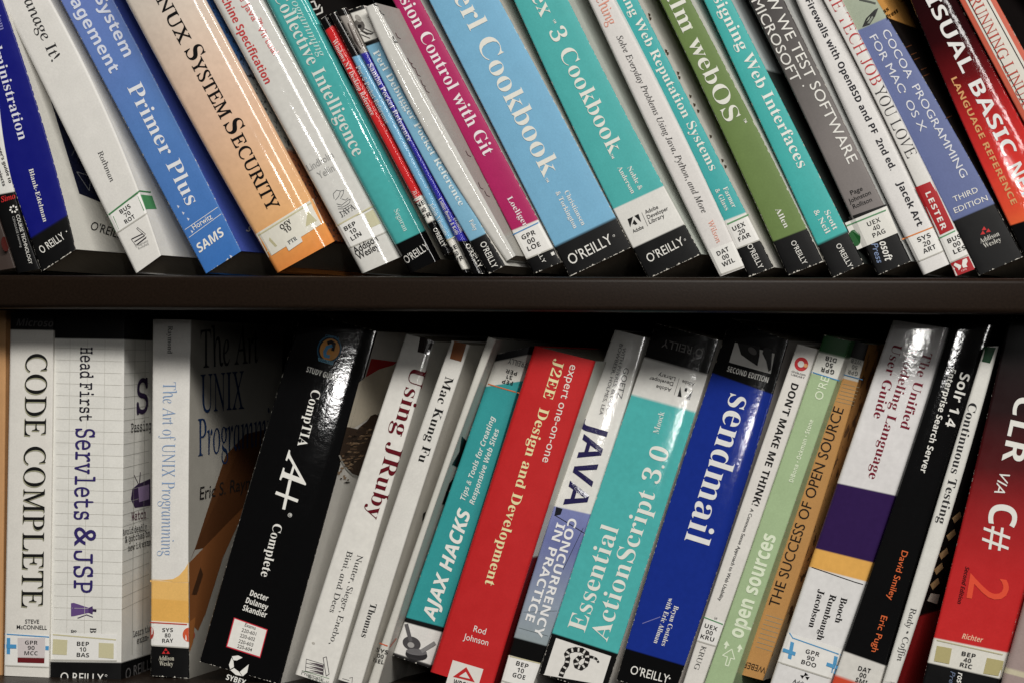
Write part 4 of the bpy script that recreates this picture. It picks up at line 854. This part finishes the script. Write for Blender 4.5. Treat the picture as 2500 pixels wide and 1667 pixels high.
ell('picture', (1258, 1250), 74, 54, (66, 64, 66), 20); ell('picture', (1252, 1262), 28, 22, (150, 148, 146), 20, 'S', 2); line('picture', [(1216, 1100), (1250, 1230)], 30, (84, 82, 84), 'S', 2); ell('picture', (1296, 1340), 88, 44, (42, 40, 42), 8, 'S', 3); ell('picture', (1296, 1318), 84, 26, (96, 94, 96), 6, 'S', 4); line('picture', [(1340, 1310), (1440, 1248)], 32, (120, 118, 118), 'S', 4)
# --- red
b = book('paperback_book', 'bright red book with yellow slab title and a white emblem box at its foot', 'd', [(1390, 1532), (1878, 0), ('e', 212, 345)], [('f', -142, 1672), ('f', 375, 0), ('e', 702, 462)], [(184, 2, 8)], top=(('e', 214, 340), ('e', 702, 462)), r=2.2, bow=1.2, rough=0.42, group=GL, yaw=0,
         fc=[(90, 8, 12), (('f', 60, 420), (192, 190, 180))])
CUR[0] = 'f'
t(T_, 'N', 'expert one-on-one', ('e', 499, 484), ('e', 272, 1260), 66, (218, 206, 196)); t(T_, 'SB', 'J2EE  Design and Development', ('e', 376, 440), ('e', -186, 2236), 80, (226, 206, 150))
t(A_, 'N', 'Rod', ('d', 1748, 1154), ('d', 1844, 1180), 50, W); t(A_, 'N', 'Johnson', ('d', 1668, 1216), ('d', 1864, 1268), 50, W)
q(PB, [('d', 1586, 1382), ('d', 1830, 1455), ('d', 1774, 1640), ('d', 1530, 1570)], (208, 204, 198)); q(PB, [('d', 1694, 1438), ('d', 1762, 1560), ('d', 1586, 1516)], (182, 16, 22), 'S', 2); q(PB, [('d', 1690, 1476), ('d', 1722, 1532), ('d', 1636, 1512)], (208, 204, 198), 'S', 3); t(PB, 'GB', 'WROX', ('d', 1586, 1572), ('d', 1716, 1608), 40, INK)['lvl'] = 3
# --- java concurrency
b = book('paperback_book', 'white and slate-blue book with heavy navy capitals and barbed-wire print', 'f', [(-68, 1600), (400, 60), ('e', 852, 215)], [(200, 1588), (745, 0), ('e', 1112, 275)],
         ['g', ((-68, 1600), (206, 205, 198)), ((4, 1346), (206, 205, 198)), ((5, 1342), (14, 14, 14)), ((59, 1198), (14, 14, 14)), ((60, 1194), (134, 146, 150)), ((160, 860), (128, 140, 160)), ((300, 420), (96, 104, 154)), ((384, 158), (112, 120, 170)), ((385, 154), (205, 204, 199)), ((800, -1240), (203, 202, 197))],
         top=(('e', 855, 213), ('e', 1114, 277)), r=1.4, rough=0.18, bump=0.16, bow=0.3, group=GL, fc=[(180, 177, 170)], glint=('e', 800, 880))
t(T_, 'GB', 'JAVA', ('e', 640, 926), (440, 142), 180, (36, 32, 74)); t(T_, 'GB', 'CONCURRENCY', (488, 246), (204, 1186), 70, (216, 217, 216)); t(T_, 'GB', 'IN PRACTICE', (392, 284), (137, 1062), 70, (216, 217, 216))
t(A_, 'N', 'GOETZ', ('e', 928, 510), ('e', 866, 754), 42, (60, 60, 62)); t(A_, 'N', 'WITH PEIERLS, BLOCH,', ('e', 918, 352), ('e', 786, 850), 27, (78, 78, 80)); t(A_, 'N', 'BOWBEER, HOLMES, LEA', ('e', 893, 322), ('e', 726, 884), 27, (78, 78, 80))
line('picture', [(372, 225), (480, 290), (612, 372)], 6, (30, 30, 36)); line('picture', [(600, 330), (440, 660)], 4, (40, 42, 52)); q('picture', [(385, 160), (436, 176), (420, 222), (372, 232)], (28, 30, 38)); line('picture', [(70, 1120), (320, 1190)], 4, (92, 102, 106)); line('picture', [(110, 1000), (390, 990)], 4, (98, 110, 116))
sticker((5, 1342), (-52, 1540)); line(SL, [(4, 1348), (258, 1410)], 9, BEIGE, 'S', 2); label3(('BEP', (62, 1422), (158, 1450)), ('10', (74, 1478), (124, 1490)), ('GOE', (34, 1514), (134, 1540)), 38)
# --- teal, snake
b = book('paperback_book', 'wide teal book standing upside down with a banded snake drawing at its foot', 'f', [(233, 1532), (735, 0), ('e', 1140, 275)], [(766, 1680), (1310, 0), ('e', 1682, 300)],
         [(16, 16, 16), ((376, 1166), TEAL), (('e', 1004, 726), (204, 203, 198)), (('e', 1100, 432), (16, 15, 15))], top=(('e', 1186, 160), ('e', 1684, 296)), r=0.8, rough=0.18, bump=0.18, bow=0.35, group=GL, glint=('e', 1400, 985), wear=0.08, fc=[(188, 184, 178)])
t(T_, 'S', 'Essential', (612, 1166), (886, 334), 144, (210, 212, 204)); t(T_, 'S', 'ActionScript 3.0', (790, 1240), ('e', 1294, 1168), 144, (210, 212, 204)); t(A_, 'S', 'Moock', ('e', 1200, 1042), ('e', 1250, 868), 46, (196, 208, 202))
t(PB, 'N', "O REILLY", ('e', 1564, 370), ('e', 1240, 288), 62, (118, 116, 114)); t(PB, 'N', 'Adobe', ('e', 1490, 634), ('e', 1394, 608), 30, INK)
q(PB, [('e', 1376, 660), ('e', 1352, 740), ('e', 1386, 748)], INK); q(PB, [('e', 1476, 690), ('e', 1420, 758), ('e', 1452, 768)], INK); q(PB, [('e', 1412, 672), ('e', 1432, 676), ('e', 1426, 704), ('e', 1408, 698)], INK); line(PB, [('e', 1366, 598), ('e', 1326, 730)], 3, INK)
for s, a, c in (('Adobe', ('e', 1306, 676), ('e', 1186, 648)), ('Developer', ('e', 1322, 628), ('e', 1130, 582)), ('Library', ('e', 1338, 588), ('e', 1204, 554))): t(PB, 'N', s, a, c, 30, INK)
q('picture', [(384, 1206), (824, 1352), (752, 1580), (288, 1500)], (207, 205, 200))
sn = [(424, 1506), (440, 1462), (468, 1420), (478, 1370), (468, 1336), (490, 1308), (540, 1298), (590, 1304), (630, 1330), (634, 1380), (620, 1420), (585, 1446), (548, 1430), (540, 1392), (570, 1364), (620, 1352), (670, 1358), (705, 1372), (722, 1400)]
for k in range(len(sn) - 1):
    wd = 40 if k < 14 else 26 - (k - 14) * 3
    line('picture', [sn[k], sn[k + 1]], wd, (34, 32, 32), 'S', 2)
for k in range(len(sn) - 1):
    for f in (0.45,):
        x0, y0 = sn[k]; x1, y1 = sn[k + 1]; wd = 30 if k < 14 else 18 - (k - 14) * 2
        line('picture', [(x0 + (x1 - x0) * f, y0 + (y1 - y0) * f), (x0 + (x1 - x0) * (f + 0.04), y0 + (y1 - y0) * (f + 0.04))], wd, (200, 198, 192), 'S', 3)
# --- royal blue sendmail
b = book('paperback_book', 'royal-blue book with huge white lowercase title and black ends', 'f', [(860, 1562), (1112, 700), ('e', 1778, 120)], [(1346, 1604), (1890, 0), ('e', 2240, 300)],
         [BLACK, ((940, 1286), (16, 42, 132)), (('e', 1640, 556), (14, 14, 15))], top=(('e', 1778, 122), ('e', 2240, 300)), r=0.8, rough=0.16, bump=0.16, bow=0.35, group=GL, glint=('e', 1940, 1040), wear=0.06, fc=[(192, 186, 180)], bc=[(196, 193, 186)], scale=70)
t(T_, 'S', 'sendmail', ('e', 1776, 714), (1406, 424), 204, (210, 210, 208)); t(A_, 'S', 'Bryan Costales', (1328, 946), (1223, 1264), 38, W); t(A_, 'S', 'with Eric Allman', (1284, 884), (1162, 1244), 38, W)
t(PB, 'N', "O'REILLY", (972, 1490), (1276, 1568), 68, W); ell(PB, (1290, 1528), 7, 7, W); t('edition_mark', 'GB', 'SECOND EDITION', ('e', 1746, 540), ('e', 2072, 632), 44, W); line('scuff', [(1074, 1090), (1215, 1038)], 6, (110, 112, 170))
q('picture', [('e', 1812, 312), ('e', 2128, 402), ('e', 2096, 562), ('e', 1764, 470)], (204, 202, 196)); q('picture', [('e', 1832, 318), ('e', 2010, 345), ('e', 2006, 420), ('e', 1990, 500), ('e', 1930, 460), ('e', 1860, 410)], (40, 40, 40), 'S', 2); q('picture', [('e', 2040, 355), ('e', 2110, 370), ('e', 2098, 530), ('e', 2078, 545), ('e', 2060, 460), ('e', 2030, 400)], (30, 30, 30), 'S', 2); ell('picture', ('e', 1950, 380), 40, 24, (96, 94, 92), 40, 'S', 3)
# --- dont make me think
b = book('paperback_book', 'slim white book with bold black capitals and a red ring emblem at its head', 'f', [(1386, 1604), (1913, 0), ('g', 284, 325)], [(1545, 1604), (2105, 0), ('g', 446, 368)], [(206, 203, 197)], top=(('g', 284, 325), ('g', 446, 368)), r=0.9, rough=0.4, group=GL, yaw=0)
ell('emblem', ('g', 315, 484), 55, 55, (186, 28, 34)); ell('emblem', ('g', 312, 484), 26, 26, (206, 203, 197), 0, 'S', 2); ell('emblem', ('g', 350, 496), 16, 16, (214, 150, 90), 0, 'S', 3); t('emblem', 'N', 'circle.com', ('g', 236, 547), ('g', 346, 580), 20, INK); t('emblem', 'N', 'LIBRARY', ('g', 232, 570), ('g', 340, 602), 14, INK)
t(T_, 'GB', "DON'T MAKE ME THINK!", ('g', 240, 630), (1944, 140), 58, (18, 18, 18)); t('subtitle', 'G', 'A Common Sense Approach to Web Usability', (1938, 170), (1676, 906), 28, (60, 60, 60))
t(A_, 'G', 'S', (1652, 1036), (1644, 1056), 22, (90, 90, 88)); sticker((1560, 1036), (1500, 1222)); line(SL, [(1562, 1040), (1714, 1098)], 9, (70, 136, 84), 'S', 2); label3(('UEX', (1566, 1120), (1666, 1152)), ('00', (1574, 1166), (1626, 1180)), ('KRU', (1534, 1206), (1640, 1236)), 38); t(A_, 'SU', 'KRUG', (1548, 1264), (1482, 1452), 40, (80, 80, 78))
# --- pale green
b = book('paperback_book', 'pale sage-green book standing upside down beside an amber book', 'f', [(1556, 1602), (2110, 0), ('g', 496, 255)], [(1780, 1620), (2026, 900), ('g', 712, 305)], [(150, 174, 130), (('g', 398, 556), (202, 202, 194)), (('g', 462, 386), (34, 78, 40))], top=(('g', 498, 253), ('g', 712, 305)), r=1.0, rough=0.35, group=GL, yaw=0, wear=0.04)
t(T_, 'GX', 'open sources', (1868, 1216), (2140, 396), 122, (206, 222, 190)); t(A_, 'GB', 'DiBona • Ockman • Stone', ('g', 248, 1428), ('g', 412, 932), 36, (206, 222, 190)); t(PB, 'N', "O'RE", ('g', 478, 776), ('g', 540, 596), 66, (206, 222, 190))
line(SL, [('g', 396, 546), ('g', 618, 616)], 9, (60, 130, 176)); label3(('GPR', ('g', 582, 532), ('g', 476, 504)), ('50', ('g', 572, 482), ('g', 514, 466)), ('DIB', ('g', 600, 440), ('g', 512, 418)), 38)
for x, y, s in ((1742, 1262, 1), (1848, 1290, 1)): q('emblem', [(x + 4, y - 34), (x + 26, y + 8), (x + 10, y + 6), (x - 4, y + 32), (x - 16, y + 26), (x - 6, y + 2), (x - 22, y - 2)], (206, 222, 190))
line('emblem', [(1786, 1296), (1808, 1376), (1778, 1368), (1758, 1430), (1734, 1422), (1752, 1358), (1712, 1344), (1786, 1296)], 8, (206, 222, 190))
# --- amber
b = book('paperback_book', 'amber book standing upside down with thin black capitals and fine ruled lines', 'f', [(1838, 1492), (2032, 895), ('g', 737, 300)], [(2036, 1545), ('h', 525, 0), ('g', 852, 330)], [(172, 124, 62), (('g', 655, 592), (178, 176, 168)), (('g', 706, 430), (20, 18, 18))], top=(('g', 740, 296), ('g', 852, 330)), r=1.0, rough=0.4, depth=0.16, seen=True, group=GL, yaw=0,
         fc=['g', ((1838, 1492), (178, 170, 156)), ((1900, 1100), (176, 150, 112)), ((2032, 700), (190, 136, 70)), (('g', 737, 500), (150, 104, 50))], fspeckle=(150, 0.55, (96, 66, 40)))
t(T_, 'N', 'THE SUCCESS OF OPEN SOURCE', ('h', 133, 966), ('g', 656, 842), 84, (28, 22, 18)); t(A_, 'N', 'WEBER', (2062, 1442), (1884, 1390), 50, (40, 30, 22))
line(SL, [('g', 648, 566), ('g', 802, 608)], 8, (52, 108, 150)); label3(('GPR', ('g', 770, 545), ('g', 690, 525)), ('50', ('g', 756, 498), ('g', 716, 486)), ('WEB', ('g', 800, 462), ('g', 716, 440)), 36, (92, 92, 90))
for k in range(8): line('ruled_lines', [('h', 8 - k * 12 + 26, 1022 + k * 36), ('h', 166 - k * 12, 1062 + k * 36)], 4, (130, 132, 116))
for k in range(6): line('ruled_lines', [('g', 650 - k * 11, 640 + k * 28), ('g', 776 - k * 9, 672 + k * 28)], 4, (128, 120, 96))
# --- white purple
b = book('hardcover_book', 'white book with purple block, orange stripe and maroon serif title', 'h', [(55, 1602), (590, 0), ('g', 1046, 135)], [(536, 1600), (1090, 0), ('g', 1492, 200)],
         [(206, 205, 204), ((395, 640), (214, 158, 62)), ((440, 492), (46, 26, 74)), ((588, -30), (205, 203, 203))], top=(('g', 1046, 135), ('g', 1492, 200)), r=2.4, bow=0.25, rough=0.15, bump=0.22, group=GL, glint=('g', 1260, 260), hard=True, scale=70)
for s, a, c, h in (('The Unified', ('g', 1290, 384), ('g', 1102, 990), 74), ('Modeling Language', ('g', 1172, 344), ('g', 848, 1388), 74), ('User Guide', ('g', 1050, 320), ('g', 888, 906), 74)): t(T_, 'S', s, a, c, h, (116, 18, 40))
for s, a, c in (('Booch', (634, 880), (582, 1080)), ('Rumbaugh', (547, 855), (437, 1216)), ('Jacobson', (455, 815), (372, 1116))): t(A_, 'SB', s, a, c, 52, INK)
line('stripe', [(398, 642), (520, 684), (640, 726), (740, 760), (826, 786)], 7, INK) 
sticker((222, 1164), (140, 1390)); line(SL, [(246, 1206), (626, 1340)], 9, (66, 140, 186), 'S', 2); line(SL, [(222, 1166), (246, 1206)], 8, (66, 140, 186), 'S', 2)
for x, y in ((226, 1306), (574, 1420)): q(SL, [(x + 4, y - 72), (x + 32, y - 62), (x + 8, y + 72), (x - 20, y + 62)], (70, 144, 190), 'S', 2); q(SL, [(x - 54, y - 20), (x + 46, y + 14), (x + 38, y + 42), (x - 62, y + 8)], (70, 144, 190), 'S', 3)
label3(('GPR', (346, 1326), (456, 1356)), ('90', (358, 1374), (412, 1390)), ('BOO', (312, 1410), (428, 1444)), 38)
for x, y in ((350, 1496), (326, 1514), (366, 1526)): q(PB, [(x - 4, y - 16), (x + 22, y + 8), (x - 16, y + 14)] if y < 1500 else [(x - 20, y - 12), (x + 16, y - 8), (x - 4, y + 18)], INK)
t(PB, 'G', 'Addison', (244, 1562), (392, 1606), 32, INK)
# --- black search server
b = book('paperback_book', 'glossy black book with white sans title and orange author names', 'h', [(546, 1602), (1098, 0), ('g', 1530, 110)], [(936, 1602), (1430, 0), ('g', 1862, 180)], [(196, 60, 22), ((586, 1500), (198, 196, 190)), ((662, 1310), (13, 13, 14))], top=(('g', 1530, 110), ('g', 1862, 180)), r=1.6, rough=0.14, bump=0.2, bow=0.35, group=GL, glint=('g', 1545, 330), scale=80)
t(T_, 'GB', 'Solr 1.4', ('g', 1588, 546), ('g', 1460, 974), 80, W); t(T_, 'GB', 'Enterprise Search Server', ('g', 1503, 518), ('g', 1262, 1342), 50, W); t(A_, 'G', 'David Smiley', (1120, 506), (1000, 896), 50, (206, 92, 34)); t(A_, 'G', 'Eric Pugh', (955, 1024), (873, 1312), 50, (206, 92, 34))
label3(('DAT', (766, 1462), (864, 1488)), ('00', (776, 1516), (832, 1530)), ('SMI', (744, 1552), (834, 1582)), 40)
# --- white testing
b = book('paperback_book', 'narrow white book with black serif title and a dark green square at its head', 'h', [(950, 1602), (1435, 0), ('g', 1776, 346)], [(1066, 1602), (1575, 0), ('g', 1888, 346)], [(205, 204, 198)], top=(('g', 1776, 350), ('g', 1888, 342)), r=1.6, rough=0.4, group=GL, yaw=0,
         fc=[(150, 12, 14), ((1130, 1010), (14, 13, 13))])
t(T_, 'S', 'Continuous Testing', ('g', 1655, 786), (1397, 286), 68, (38, 38, 40)); t(A_, 'SU', 'Rady • Coffin', (1190, 964), (1076, 1386), 48, (60, 60, 60)); q('picture', [('g', 1768, 348), ('g', 1868, 352), ('g', 1820, 478), ('g', 1742, 462)], (20, 62, 36)); line(PB, [(980, 1556), (1060, 1560)], 3, (120, 118, 116)); line(PB, [(1030, 1550), (1040, 1600)], 3, (120, 118, 116))
for p in ((1500, 370), (1545, 230), (1440, 520), (1400, 640), (1370, 760)): q('picture', [(p[0] - 28, p[1] + 20), (p[0] + 36, p[1] - 34), (p[0] + 48, p[1] + 10), (p[0] - 8, p[1] + 62)], (176, 140, 92), 'R')
q('picture', [(1348, 850), (1420, 860), (1398, 936), (1320, 910)], (190, 180, 166), 'R', 2)
# --- red to black
b = book('paperback_book', 'broad book fading from black to scarlet with huge white sans title', 'h', [(1268, 1602), (1640, 100), ('g', 1968, 120)], [(1878, 1602), (2091, 830), ('g', 2590, 80)],
         ['g', ((1268, 1602), (13, 13, 14)), ((1320, 1404), (13, 13, 14)), ((1321, 1400), (205, 203, 194)), ((1364, 1206), (205, 203, 194)), ((1365, 1202), (190, 8, 10)), ((1500, 640), (180, 4, 9)), ((1620, 160), (140, 6, 12)), (('g', 1720, 1300), (76, 6, 10)), (('g', 1820, 860), (30, 6, 8)), (('g', 1900, 400), (14, 8, 9)), (('g', 1968, 120), (12, 9, 9))],
         top=(('g', 1968, 120), ('g', 2590, 80)), r=1.6, rough=0.35, group=GL, yaw=0, wear=0.02)
t(T_, 'GB', 'CLR', ('g', 2028, 734), ('g', 1912, 1252), 178, W); t(T_, 'GI', 'VIA', ('g', 1900, 1342), ('g', 1852, 1506), 84, W); t(T_, 'GB', 'C#', (1826, 126), (1772, 492), 224, W)
t('edition_mark', 'GBI', 'Second Edition', (1625, 634), (1558, 930), 34, (70, 6, 10)); t('edition_mark', 'N', '2', (1664, 690), (1632, 886), 318, (216, 62, 22)); t(A_, 'GBI', 'Richter', (1594, 1210), (1760, 1244), 42, (224, 170, 140))
line(SL, [(1370, 1218), (1950, 1346)], 9, (176, 170, 136)); q(SL, [(1396, 1268), (1516, 1290), (1494, 1414), (1373, 1390)], (166, 156, 104)); q(SL, [(1796, 1364), (1930, 1390), (1906, 1512), (1766, 1490)], (166, 156, 104))
label3(('BEP', (1592, 1344), (1702, 1368)), ('40', (1606, 1392), (1664, 1402)), ('RIC', (1578, 1432), (1674, 1454)), 42)
t(PB, 'GBI', 'rosoft', (1566, 1480), (1540, 1640), 46, W); t(PB, 'GI', 'Press', (1506, 1470), (1482, 1620), 40, (96, 110, 136))
# --- mauve
b = book('paperback_book', 'grey-mauve book cut off at the lower corner beside the scarlet book', 'h', [(1896, 1602), (2104, 860)], [(2300, 1620), (2500, 880)], [(150, 132, 128), ((1930, 1480), (186, 178, 150)), ((1950, 1440), (150, 132, 128))], H=190, r=4, rough=0.2, bump=0.2, group=GL, yaw=0, pitch=1)


# ------------------------------------------------------------------ build everything
SET = set_lines()
for b in BOOKS: finish(b)
